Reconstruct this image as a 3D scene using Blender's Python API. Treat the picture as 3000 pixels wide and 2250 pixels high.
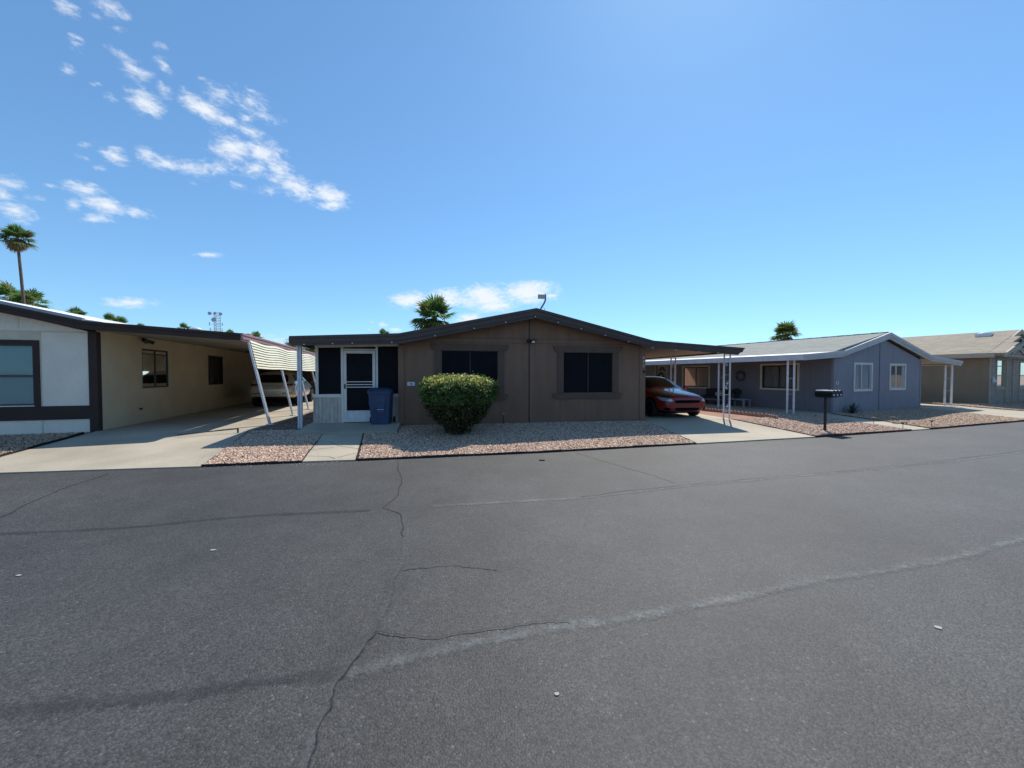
import bpy, bmesh, math, random
import numpy as np
from mathutils import Vector, Matrix, Euler
from mathutils.bvhtree import BVHTree

R = math.radians
random.seed(7)
rng = np.random.default_rng(11)
scene = bpy.context.scene
col = scene.collection
for o in list(bpy.data.objects):
    bpy.data.objects.remove(o)

# ------------------------------------------------------------------ camera
cam = bpy.data.cameras.new('camera')
cam.sensor_width = 36
cam.lens = 1127 / 3000 * 36
cam.clip_end = 6000
co = bpy.data.objects.new('camera', cam)
co.location = (0, 0, 1.5)
co.rotation_euler = (R(90) - math.atan(27 / 1127), 0, 0)
col.objects.link(co)
scene.camera = co
scene.render.resolution_x = 1024
scene.render.resolution_y = 768
scene.view_settings.view_transform = 'Standard'
scene.view_settings.look = 'None'
scene.view_settings.gamma = 1
scene.view_settings.exposure = 0.0

# ------------------------------------------------------------------ sun and sky
SUN_EL = 52.3
SDX, SDY = 0.455, 0.8905            # horizontal direction towards the sun
sun = bpy.data.lights.new('sun', 'SUN')
sun.energy = 5.0
sun.angle = R(0.5)
sun.color = (1.0, 0.95, 0.87)
so = bpy.data.objects.new('sun', sun)
d = Vector((SDX * math.cos(R(SUN_EL)), SDY * math.cos(R(SUN_EL)), math.sin(R(SUN_EL))))
so.rotation_euler = d.to_track_quat('Z', 'Y').to_euler()
so.location = (20, 30, 40)
col.objects.link(so)

world = bpy.data.worlds.new('World')
scene.world = world
world.use_nodes = True
wt = world.node_tree
for n in list(wt.nodes):
    wt.nodes.remove(n)
wN = wt.nodes.new
wL = wt.links.new
out = wN('ShaderNodeOutputWorld')
bg = wN('ShaderNodeBackground')
bg.inputs['Strength'].default_value = 0.15
wL(bg.outputs[0], out.inputs[0])
sky = wN('ShaderNodeTexSky')
sky.sky_type = 'NISHITA'
sky.sun_disc = False
sky.sun_elevation = R(SUN_EL)
sky.sun_rotation = math.atan2(SDX, SDY)
sky.altitude = 400
sky.air_density = 1.0
sky.dust_density = 0.25
sky.ozone_density = 1.6
tc = wN('ShaderNodeTexCoord')
hs = wN('ShaderNodeHueSaturation')
hs.inputs['Saturation'].default_value = 1.0
hs.inputs['Value'].default_value = 1.0
wL(sky.outputs[0], hs.inputs['Color'])

def dirv(az, el):
    a, e = R(az), R(el)
    return Vector((math.sin(a) * math.cos(e), math.cos(a) * math.cos(e), math.sin(e)))

# clouds as soft regions of sky: (azimuth, elevation, half length, half height, tilt, weight), degrees
CL = [(-48.6, 31.7, 1.16, 0.92, 0, 0.8), (-45.6, 33.1, 1.46, 0.99, 7, 0.7), (-46.5, 32.1, 1.0, 0.55, 13, 0.6), (-44.5, 33.2, 0.7, 0.55, -8, 0.6), (-45.1, 31.9, 0.83, 0.39, 18, 0.6), (-48.0, 29.4, 0.75, 0.74, -11, 0.62), 
      (-47.9, 29.9, 0.66, 0.28, -3, 0.6), (-44.6, 30.0, 1.6, 0.67, -8, 0.85), (-43.7, 29.2, 1.7, 1.06, -5, 0.95), (-41.5, 30.5, 1.07, 0.84, -12, 0.8), (-43.2, 26.9, 1.89, 1.56, 12, 1.05), (-41.6, 28.6, 1.08, 0.95, -22, 0.9), 
      (-38.2, 28.1, 2.95, 1.19, -13, 1.0), (-36.1, 27.7, 1.55, 0.69, -3, 0.95), (-39.9, 29.1, 0.92, 0.6, 0, 0.75), (-36.7, 29.8, 1.99, 1.23, -1, 0.75), (-33.7, 30.1, 3.17, 1.5, -5, 0.7), (-32.3, 29.1, 2.49, 1.07, 2, 0.7), 
      (-34.1, 28.5, 1.08, 0.54, -3, 0.8), (-38.2, 30.7, 1.02, 0.28, 12, 0.6), (-33.8, 31.1, 0.91, 0.36, 4, 0.6), (-35.6, 25.3, 2.93, 1.98, 1, 1.15), (-33.6, 27.2, 2.22, 1.12, -5, 0.95), (-32.4, 25.7, 3.22, 2.14, -12, 1.0), 
      (-30.9, 24.5, 2.58, 1.72, -14, 1.0), (-33.4, 23.7, 2.53, 1.3, 15, 0.95), (-29.3, 23.0, 4.24, 2.0, -9, 1.1), (-25.4, 22.8, 3.49, 1.53, -5, 1.1), (-24.8, 21.6, 2.71, 0.88, 7, 0.95), (-31.9, 21.9, 2.15, 0.93, 8, 0.8), 
      (-45.6, 21.5, 1.46, 1.16, 11, 0.95), (-47.6, 21.7, 1.37, 0.49, 28, 0.6), (-43.1, 22.2, 1.33, 1.07, -6, 0.85), (-41.6, 22.0, 2.03, 1.01, 13, 0.95), (-39.3, 22.2, 2.7, 1.26, 12, 0.7), (-36.8, 23.1, 2.9, 1.27, 13, 0.75), 
      (-47.8, 20.7, 0.76, 0.4, -7, 0.55), (-46.6, 20.0, 0.6, 0.36, 20, 0.55), (-39.3, 21.0, 0.67, 0.7, -36, 0.5), (-35.3, 21.7, 1.54, 0.58, 1, 0.6), (-47.7, 17.8, 1.88, 0.91, 2, 1.0), (-46.1, 16.8, 2.13, 1.17, -4, 1.05), 
      (-44.2, 16.8, 2.13, 0.77, -3, 0.9), (-46.7, 15.5, 1.88, 0.86, 22, 0.75), (-48.5, 16.1, 0.78, 1.02, -28, 0.7), (-49.8, 17.4, 0.81, 0.27, 19, 0.5), (-52.3, 16.9, 1.24, 0.91, 6, 0.8), (-52.6, 15.7, 1.01, 1.11, 4, 0.85), 
      (-52.0, 14.6, 1.69, 1.35, -14, 0.95), (-50.7, 16.0, 0.98, 0.47, 7, 0.75), (-48.6, 27.2, 0.72, 0.85, 9, 0.58), (-46.7, 27.0, 0.59, 0.25, 26, 0.5), (-45.6, 26.2, 0.75, 0.81, -16, 0.55), (-41.9, 32.0, 0.76, 0.5, 16, 0.45), 
      (-38.0, 13.7, 1.88, 0.43, 7, 0.85), (-44.6, 7.6, 2.62, 0.87, 5, 1.05), (-14.4, 10.6, 4.47, 1.35, 3, 0.95), (-9.6, 11.0, 4.02, 1.61, 5, 1.1), (-4.0, 11.4, 5.66, 2.13, 4, 1.15), (2.3, 12.0, 5.66, 1.94, 2, 1.1), 
      (5.7, 11.5, 2.0, 0.44, 4, 0.75), (-2.8, 10.0, 4.76, 1.08, 0, 0.9), (-6.3, 8.2, 2.85, 1.02, 1, 1.0), (-18.4, 7.0, 1.04, 0.61, 2, 0.8), (-19.9, 7.3, 0.68, 0.42, 3, 0.75), (-16.9, 6.3, 1.06, 0.43, 2, 0.65), 
      (-20.3, 6.3, 0.4, 0.43, 2, 0.55), (45.0, 4.4, 0.58, 0.28, -4, 0.75), (-31.8, 4.2, 7.48, 1.44, 3, 0.42)]
prev = None
for az, el, ra, rb, tilt, w in CL:
    if -17 < az < 7 and el < 14: w += .35; rb *= 1.15
    c = dirv(az, el)
    e1 = Vector((math.cos(R(az)), -math.sin(R(az)), 0))
    e2 = e1.cross(c) * -1
    if e2.z < 0: e2 = -e2
    t = R(tilt)
    a1 = e1 * math.cos(t) + e2 * math.sin(t)
    a3 = -e1 * math.sin(t) + e2 * math.cos(t)
    M = Matrix((a1, a1.cross(a3) * -1, a3)).transposed()
    if M.determinant() < 0:
        M = Matrix((a1, a1.cross(a3), a3)).transposed()
    mp = wN('ShaderNodeMapping')
    mp.vector_type = 'TEXTURE'
    mp.inputs['Location'].default_value = c
    mp.inputs['Rotation'].default_value = M.to_euler()
    mp.inputs['Scale'].default_value = (R(ra), 1.0, R(rb))
    wL(tc.outputs['Generated'], mp.inputs['Vector'])
    g = wN('ShaderNodeTexGradient')
    g.gradient_type = 'SPHERICAL'
    wL(mp.outputs[0], g.inputs[0])
    ml = wN('ShaderNodeMath'); ml.operation = 'MULTIPLY'
    wL(g.outputs['Fac'], ml.inputs[0]); ml.inputs[1].default_value = w
    if prev is None:
        prev = ml
    else:
        mx = wN('ShaderNodeMath'); mx.operation = 'MAXIMUM'
        wL(prev.outputs[0], mx.inputs[0]); wL(ml.outputs[0], mx.inputs[1])
        prev = mx
def wnoise(scale, detail, rough, stretch, rot, dist=0.0):
    mp = wN('ShaderNodeMapping'); mp.inputs['Scale'].default_value = stretch
    mp.inputs['Rotation'].default_value = rot
    wL(tc.outputs['Generated'], mp.inputs['Vector'])
    n = wN('ShaderNodeTexNoise'); n.inputs['Scale'].default_value = scale
    n.inputs['Detail'].default_value = detail; n.inputs['Roughness'].default_value = rough
    n.inputs['Distortion'].default_value = dist
    wL(mp.outputs[0], n.inputs['Vector'])
    return n
na = wnoise(20, 12, .64, (1, 1, 2.3), (0, R(-20), R(-34)), .5)
nb = wnoise(80, 8, .68, (1, 1, 2.0), (0, R(-20), R(-34)), .3)
def wmath(op, a, b, clamp=False):
    m = wN('ShaderNodeMath'); m.operation = op; m.use_clamp = clamp
    for i, v in enumerate((a, b)):
        if isinstance(v, (int, float)): m.inputs[i].default_value = v
        else: wL(v, m.inputs[i])
    return m.outputs[0]
s0 = wmath('MULTIPLY', prev.outputs[0], 1.0)
n1 = wmath('MULTIPLY', wmath('SUBTRACT', na.outputs[0], .5), 3.4)
n2 = wmath('MULTIPLY', wmath('SUBTRACT', nb.outputs[0], .5), 2.6)
dens = wmath('ADD', wmath('ADD', s0, wmath('MULTIPLY', wmath('ADD', n1, n2), .52)), -.10)
gate = wmath('MULTIPLY', prev.outputs[0], 6.0, True)
mr = wN('ShaderNodeMapRange'); mr.interpolation_type = 'SMOOTHSTEP'
mr.inputs['From Min'].default_value = 0.0; mr.inputs['From Max'].default_value = 1.15
wL(dens, mr.inputs['Value'])
cf = wmath('MULTIPLY', wmath('MULTIPLY', mr.outputs[0], gate), .9)
mixc = wN('ShaderNodeMix'); mixc.data_type = 'RGBA'
wL(cf, mixc.inputs['Factor'])
tint = wN('ShaderNodeMix'); tint.data_type = 'RGBA'; tint.blend_type = 'MULTIPLY'; tint.inputs['Factor'].default_value = 1
tint.inputs['B'].default_value = (.83, 1.27, 1.60, 1)
gm = wN('ShaderNodeGamma'); gm.inputs['Gamma'].default_value = .78
wL(hs.outputs[0], gm.inputs['Color']); wL(gm.outputs[0], tint.inputs['A']); wL(tint.outputs['Result'], mixc.inputs['A'])
mixc.inputs['B'].default_value = (6.2, 6.5, 6.9, 1)
wL(mixc.outputs['Result'], bg.inputs['Color'])

# ------------------------------------------------------------------ materials
MATS = {}
def mat(name, c, rough=.7, metal=0.0, noise=None, bump=None, spec=.5, stripes=None, coat=0, attr=None, streak=None, fine=None):
    """procedural Principled material; noise=(scale, amount), bump=(scale, strength, distance), stripes=(axis, period, width, depth)"""
    if name in MATS: return MATS[name]
    m = bpy.data.materials.new(name); m.use_nodes = True
    nt = m.node_tree; N = nt.nodes.new; Lk = nt.links.new
    b = nt.nodes['Principled BSDF']
    b.inputs['Roughness'].default_value = rough
    b.inputs['Metallic'].default_value = metal
    b.inputs['Specular IOR Level'].default_value = spec
    b.inputs['Coat Weight'].default_value = coat
    b.inputs['Coat Roughness'].default_value = .04
    b.inputs['Base Color'].default_value = (*c, 1)
    t = N('ShaderNodeTexCoord')
    cur = None
    def mul(a_sock, lo, hi, fac):
        mr = N('ShaderNodeMapRange'); Lk(fac, mr.inputs['Value'])
        mr.inputs['From Min'].default_value = .3; mr.inputs['From Max'].default_value = .7
        mr.inputs['To Min'].default_value = lo; mr.inputs['To Max'].default_value = hi
        mx = N('ShaderNodeMix'); mx.data_type = 'RGBA'; mx.blend_type = 'MULTIPLY'
        mx.inputs['Factor'].default_value = 1
        if a_sock is None: mx.inputs['A'].default_value = (*c, 1)
        else: Lk(a_sock, mx.inputs['A'])
        Lk(mr.outputs[0], mx.inputs['B'])
        return mx.outputs['Result']
    if attr:
        at = N('ShaderNodeAttribute'); at.attribute_name = attr; cur = at.outputs['Color']
        Lk(cur, b.inputs['Base Color'])
    for nz in (noise, fine):
        if nz:
            n = N('ShaderNodeTexNoise'); n.inputs['Scale'].default_value = nz[0]; n.inputs['Detail'].default_value = 6
            Lk(t.outputs['Object'], n.inputs['Vector'])
            cur = mul(cur, 1 - nz[1], 1 + nz[1], n.outputs[0])
            Lk(cur, b.inputs['Base Color'])
    if streak:   # vertical weathering streaks
        mp = N('ShaderNodeMapping'); mp.inputs['Scale'].default_value = (1, 1, .12)
        Lk(t.outputs['Object'], mp.inputs['Vector'])
        n = N('ShaderNodeTexNoise'); n.inputs['Scale'].default_value = streak[0]; n.inputs['Detail'].default_value = 5
        Lk(mp.outputs[0], n.inputs['Vector'])
        cur = mul(cur, 1 - streak[1], 1 + streak[1], n.outputs[0])
        Lk(cur, b.inputs['Base Color'])
    last = None
    if bump:
        n = N('ShaderNodeTexNoise'); n.inputs['Scale'].default_value = bump[0]; n.inputs['Detail'].default_value = 5
        Lk(t.outputs['Object'], n.inputs['Vector'])
        bp = N('ShaderNodeBump'); bp.inputs['Strength'].default_value = bump[1]
        bp.inputs['Distance'].default_value = bump[2] if len(bump) > 2 else .01
        Lk(n.outputs[0], bp.inputs['Height']); last = bp
    if stripes:
        ax, per, wd, dep = stripes
        sx = N('ShaderNodeSeparateXYZ'); Lk(t.outputs['Object'], sx.inputs[0])
        def mt(op, a, bb):
            q = N('ShaderNodeMath'); q.operation = op
            for i, v in enumerate((a, bb)):
                if isinstance(v, (int, float)): q.inputs[i].default_value = v
                else: Lk(v, q.inputs[i])
            return q.outputs[0]
        fr = mt('FRACT', mt('DIVIDE', sx.outputs[ax], per), 0)
        gr = mt('LESS_THAN', fr, wd)
        bp = N('ShaderNodeBump'); bp.inputs['Strength'].default_value = 1; bp.inputs['Distance'].default_value = dep
        bp.invert = True
        Lk(gr, bp.inputs['Height'])
        if last: Lk(last.outputs[0], bp.inputs['Normal'])
        last = bp
        inv = mt('SUBTRACT', 1.0, mt('MULTIPLY', gr, min(.4, dep * 40)))
        mx = N('ShaderNodeMix'); mx.data_type = 'RGBA'; mx.blend_type = 'MULTIPLY'; mx.inputs['Factor'].default_value = 1
        if cur is None: mx.inputs['A'].default_value = (*c, 1)
        else: Lk(cur, mx.inputs['A'])
        Lk(inv, mx.inputs['B']); cur = mx.outputs['Result']; Lk(cur, b.inputs['Base Color'])
    if last: Lk(last.outputs[0], b.inputs['Normal'])
    MATS[name] = m
    return m

M = {}
M['brown_wall'] = mat('brown_siding', (.232, .133, .086), .85, noise=(1.2, .08), fine=(45, .18), bump=(60, .7, .009), stripes=(0, .2032, .03, .0016), streak=(5, .09))
M['brown_trim'] = mat('brown_window_trim', (.125, .078, .055), .8, noise=(4, .1), bump=(80, .3, .004), streak=(10, .08))
M['brown_fascia'] = mat('dark_brown_metal_fascia', (.070, .042, .035), .5, noise=(2, .15), streak=(8, .12))
M['brown_roof'] = mat('brown_roof', (.11, .085, .075), .7, noise=(2, .15))
M['tan_ceiling'] = mat('tan_metal_ceiling', (.52, .42, .33), .5, noise=(2, .08), stripes=(0, .3, .1, .01))
M['white_frame'] = mat('white_painted_frame', (.68, .65, .59), .5, noise=(3, .08), fine=(30, .04))
M['white_skirt'] = mat('weathered_white_boards', (.52, .46, .39), .8, noise=(6, .12), streak=(18, .16), stripes=(0, .1, .1, .012))
M['screen'] = mat('black_sun_screen', (.0075, .0078, .011), .62, noise=(3, .2), fine=(200, .3), spec=.12)
M['galv'] = mat('galvanised_post', (.62, .64, .68), .45, .05, noise=(8, .12))
M['white_metal'] = mat('white_metal', (.68, .68, .70), .4, noise=(3, .06), streak=(9, .06))
M['pink_metal'] = mat('faded_red_metal', (.36, .185, .17), .5, noise=(3, .12))
M['concrete'] = mat('concrete', (.44, .38, .285), .88, noise=(.9, .13), fine=(45, .10), bump=(60, .35, .004))
M['concrete2'] = mat('concrete_old', (.40, .345, .26), .9, noise=(.7, .18), fine=(40, .11), bump=(60, .35, .004))
M['white_stucco'] = mat('white_stucco', (.84, .76, .64), .9, noise=(1.5, .06), fine=(38, .10), bump=(42, .9, .012))
M['cream_stucco'] = mat('cream_stucco', (.72, .60, .41), .9, noise=(1.5, .07), fine=(38, .10), bump=(42, .9, .012))
M['cream_board'] = mat('cream_board', (.66, .58, .44), .8, noise=(3, .08))
M['brown_stucco'] = mat('dark_brown_stucco', (.050, .031, .026), .9, noise=(2, .15), fine=(40, .15), bump=(45, .8, .01))
M['dark_metal'] = mat('bronze_window_frame', (.035, .032, .032), .45)
M['grey_drip'] = mat('grey_metal_edge', (.26, .28, .33), .4, .3, noise=(3, .1))
M['white_roof'] = mat('white_coated_roof', (.80, .80, .79), .55, noise=(1.0, .06))
M['soffit_grey'] = mat('carport_ceiling', (.34, .31, .27), .7, noise=(1, .12), stripes=(0, .3, .06, .01))
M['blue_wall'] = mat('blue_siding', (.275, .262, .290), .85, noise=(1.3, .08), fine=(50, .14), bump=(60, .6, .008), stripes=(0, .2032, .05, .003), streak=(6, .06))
M['blue_side'] = mat('blue_siding_shaded', (.20, .192, .21), .85, noise=(1.3, .08), fine=(50, .14), bump=(60, .6, .008), stripes=(1, .2032, .05, .003))  # same siding as the front, side wall shade put into the colour
M['lav_fascia'] = mat('pale_lavender_fascia', (.52, .49, .49), .5, noise=(2, .08))
M['pink_white'] = mat('faded_white_posts', (.74, .70, .70), .5, noise=(5, .12), streak=(12, .1))
M['tan_wall'] = mat('tan_siding', (.34, .24, .155), .88, noise=(1.3, .09), fine=(50, .16), bump=(60, .7, .01), stripes=(1, .3, .03, .003))
M['tan_trim'] = mat('tan_trim', (.50, .40, .30), .8, noise=(2, .07))
M['stone'] = mat('stacked_stone', (.42, .36, .29), .9, noise=(5, .25), fine=(22, .25), bump=(14, 1, .03))
M['dark_wood'] = mat('dark_timber', (.10, .07, .05), .8, noise=(4, .2))
M['black_plastic'] = mat('black_plastic', (.012, .012, .014), .45)
M['edging'] = mat('black_edging', (.012, .010, .011), .6, noise=(5, .3))
M['red_edging'] = mat('red_brown_edging', (.075, .028, .022), .8, noise=(5, .3))
M['scallop'] = mat('scalloped_concrete_edging', (.40, .25, .19), .9, noise=(9, .2))
M['bin'] = mat('navy_bin_plastic', (.022, .055, .13), .5, noise=(3, .15), streak=(8, .12), bump=(40, .2, .003))
M['bin_lid'] = mat('navy_lid_plastic', (.013, .032, .078), .45, noise=(3, .15))
M['rubber'] = mat('tyre_rubber', (.012, .012, .013), .8, noise=(20, .2))
M['rim'] = mat('alloy_rim', (.35, .36, .38), .3, .8)
M['dark_rim'] = mat('dark_alloy_rim', (.04, .04, .05), .3, .7)
M['red_paint'] = mat('red_car_paint', (.23, .009, .010), .4, 0.0, coat=.45, noise=(2, .05))
M['black_paint'] = mat('black_car_paint', (.006, .006, .008), .25, .0, coat=.8)
M['pearl_paint'] = mat('pearl_beige_car_paint', (.56, .50, .41), .32, .2, coat=.9, noise=(2, .03))
M['car_glass'] = mat('dark_car_glass', (.006, .007, .008), .05, spec=.4)
M['grille'] = mat('black_grille', (.003, .003, .004), .8, spec=.08)
M['lamp_lens'] = mat('headlamp_lens', (.42, .48, .52), .12, .3, spec=.8)
M['tail_red'] = mat('red_tail_lamp', (.20, .012, .008), .15, coat=.6)
M['chrome'] = mat('chrome', (.7, .7, .72), .12, 1.0)
M['plate'] = mat('pale_plate', (.42, .43, .42), .5, noise=(30, .3))
M['bark'] = mat('palm_bark', (.13, .10, .08), .95, noise=(3, .2), bump=(8, 1, .05))
M['stem'] = mat('shrub_stem', (.06, .045, .035), .9, noise=(10, .2))
M['gravelcol'] = mat('gravel_stone', (.5, .4, .35), .85, attr='tint')
def leafy(name, rough):
    m = bpy.data.materials.new(name); m.use_nodes = True
    nt = m.node_tree; N = nt.nodes.new; Lk = nt.links.new
    b = nt.nodes['Principled BSDF']; b.inputs['Roughness'].default_value = rough; b.inputs['Specular IOR Level'].default_value = .35
    at = N('ShaderNodeAttribute'); at.attribute_name = 'tint'; Lk(at.outputs['Color'], b.inputs['Base Color'])
    tr = N('ShaderNodeBsdfTranslucent'); h = N('ShaderNodeMix'); h.data_type = 'RGBA'; h.blend_type = 'MULTIPLY'; h.inputs['Factor'].default_value = 1
    Lk(at.outputs['Color'], h.inputs['A']); h.inputs['B'].default_value = (1.6, 1.55, .8, 1); Lk(h.outputs['Result'], tr.inputs[0])
    mx = N('ShaderNodeMixShader'); mx.inputs[0].default_value = .38
    Lk(b.outputs[0], mx.inputs[1]); Lk(tr.outputs[0], mx.inputs[2]); Lk(mx.outputs[0], nt.nodes['Material Output'].inputs[0])
    return m
M['leafcol'] = leafy('shrub_leaf', .5); M['palmleaf'] = leafy('palm_leaf', .6)
M['steel'] = mat('galvanised_lattice_steel', (.40, .40, .44), .5, .3)
M['dish'] = mat('radio_dish', (.38, .36, .42), .5)
M['antenna_tan'] = mat('antenna_panel', (.50, .46, .38), .5)
M['mauve'] = mat('painted_pole', (.10, .085, .12), .5)
M['bulb'] = mat('frosted_bulb', (.75, .72, .66), .3)
M['plaque'] = mat('white_plaque', (.66, .70, .78), .4)
M['scrap'] = mat('weathered_paper', (.36, .36, .34), .9)
M['ink'] = mat('dark_ink', (.012, .014, .02), .6)
M['num'] = mat('pale_house_number', (.62, .58, .56), .5)
M['blind'] = mat('pale_blind', (.80, .80, .82), .7)
M['vblind'] = mat('vertical_blind', (.40, .38, .36), .7)
M['room'] = mat('room_shade_black', (.03, .03, .03), .9)
M['pillow'] = mat('yellow_green_cushion', (.42, .42, .22), .9, noise=(10, .1))
M['sofa_dark'] = mat('dark_seat_cushion', (.022, .024, .032), .9, noise=(8, .2))
M['grey_wood'] = mat('grey_weathered_wood', (.17, .17, .19), .85, noise=(6, .2))
M['pale_plastic'] = mat('pale_plastic', (.36, .36, .40), .5)
M['soil_red'] = mat('red_soil', (.34, .185, .125), .95, noise=(3, .18), fine=(60, .2), bump=(50, .8, .01))
M['copper'] = mat('solar_light_cap', (.20, .13, .10), .4, .4)
M['door_paint'] = mat('pale_door_paint', (.30, .29, .25), .6, noise=(3, .06))

def glass_mat(name, tint=(1, 1, 1), refl=.06):
    m = bpy.data.materials.new(name); m.use_nodes = True
    nt = m.node_tree; N = nt.nodes.new; Lk = nt.links.new
    nt.nodes.remove(nt.nodes['Principled BSDF'])
    o = nt.nodes['Material Output']
    tr = N('ShaderNodeBsdfTransparent'); tr.inputs[0].default_value = (*tint, 1)
    gl = N('ShaderNodeBsdfGlossy'); gl.inputs['Roughness'].default_value = .03
    fr = N('ShaderNodeFresnel'); fr.inputs[0].default_value = 1.5
    ad = N('ShaderNodeMath'); ad.operation = 'ADD'; ad.inputs[1].default_value = refl
    mx = N('ShaderNodeMixShader')
    nz = N('ShaderNodeTexNoise'); nz.inputs['Scale'].default_value = 1.5
    tcn = N('ShaderNodeTexCoord'); Lk(tcn.outputs['Object'], nz.inputs['Vector'])
    bp = N('ShaderNodeBump'); bp.inputs['Distance'].default_value = .004; bp.inputs['Strength'].default_value = .4
    Lk(nz.outputs[0], bp.inputs['Height']); Lk(bp.outputs[0], gl.inputs['Normal'])
    Lk(fr.outputs[0], ad.inputs[0]); Lk(ad.outputs[0], mx.inputs[0]); Lk(tr.outputs[0], mx.inputs[1]); Lk(gl.outputs[0], mx.inputs[2])
    Lk(mx.outputs[0], o.inputs[0])
    return m
M['glass'] = glass_mat('window_glass', (.88, .9, .92), .01)
M['teal_glass'] = glass_mat('teal_window_glass', (.55, .78, .80), .0)
M['glass_dark'] = glass_mat('tinted_window_glass', (.3, .32, .32), .02)

def shingle(name, c):
    m = bpy.data.materials.new(name); m.use_nodes = True
    nt = m.node_tree; N = nt.nodes.new; Lk = nt.links.new
    b = nt.nodes['Principled BSDF']; b.inputs['Roughness'].default_value = .9
    t = N('ShaderNodeTexCoord'); mp = N('ShaderNodeMapping'); mp.inputs['Rotation'].default_value = (0, 0, R(90))
    Lk(t.outputs['Object'], mp.inputs['Vector'])
    br = N('ShaderNodeTexBrick'); br.inputs['Scale'].default_value = 1
    br.inputs['Brick Width'].default_value = .32; br.inputs['Row Height'].default_value = .14
    br.inputs['Mortar Size'].default_value = .008; br.inputs['Mortar Smooth'].default_value = .3; br.inputs['Bias'].default_value = 0
    br.inputs['Color1'].default_value = (c[0] * 1.14, c[1] * 1.14, c[2] * 1.12, 1)
    br.inputs['Color2'].default_value = (c[0] * .84, c[1] * .85, c[2] * .87, 1)
    br.inputs['Mortar'].default_value = (c[0] * .5, c[1] * .5, c[2] * .5, 1)
    Lk(mp.outputs[0], br.inputs['Vector'])
    n = N('ShaderNodeTexNoise'); n.inputs['Scale'].default_value = 40; n.inputs['Detail'].default_value = 4; Lk(t.outputs['Object'], n.inputs['Vector'])
    mr = N('ShaderNodeMapRange'); mr.inputs['From Min'].default_value = .3; mr.inputs['From Max'].default_value = .7
    mr.inputs['To Min'].default_value = .85; mr.inputs['To Max'].default_value = 1.15; Lk(n.outputs[0], mr.inputs['Value'])
    mx = N('ShaderNodeMix'); mx.data_type = 'RGBA'; mx.blend_type = 'MULTIPLY'; mx.inputs['Factor'].default_value = 1
    Lk(br.outputs['Color'], mx.inputs['A']); Lk(mr.outputs[0], mx.inputs['B']); Lk(mx.outputs['Result'], b.inputs['Base Color'])
    bp = N('ShaderNodeBump'); bp.inputs['Distance'].default_value = .01; bp.inputs['Strength'].default_value = .7
    Lk(br.outputs['Color'], bp.inputs['Height']); Lk(bp.outputs[0], b.inputs['Normal'])
    return m
M['grey_shingle'] = shingle('grey_green_shingles', (.27, .27, .235))
M['tan_shingle'] = shingle('tan_shingles', (.345, .285, .205))

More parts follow.
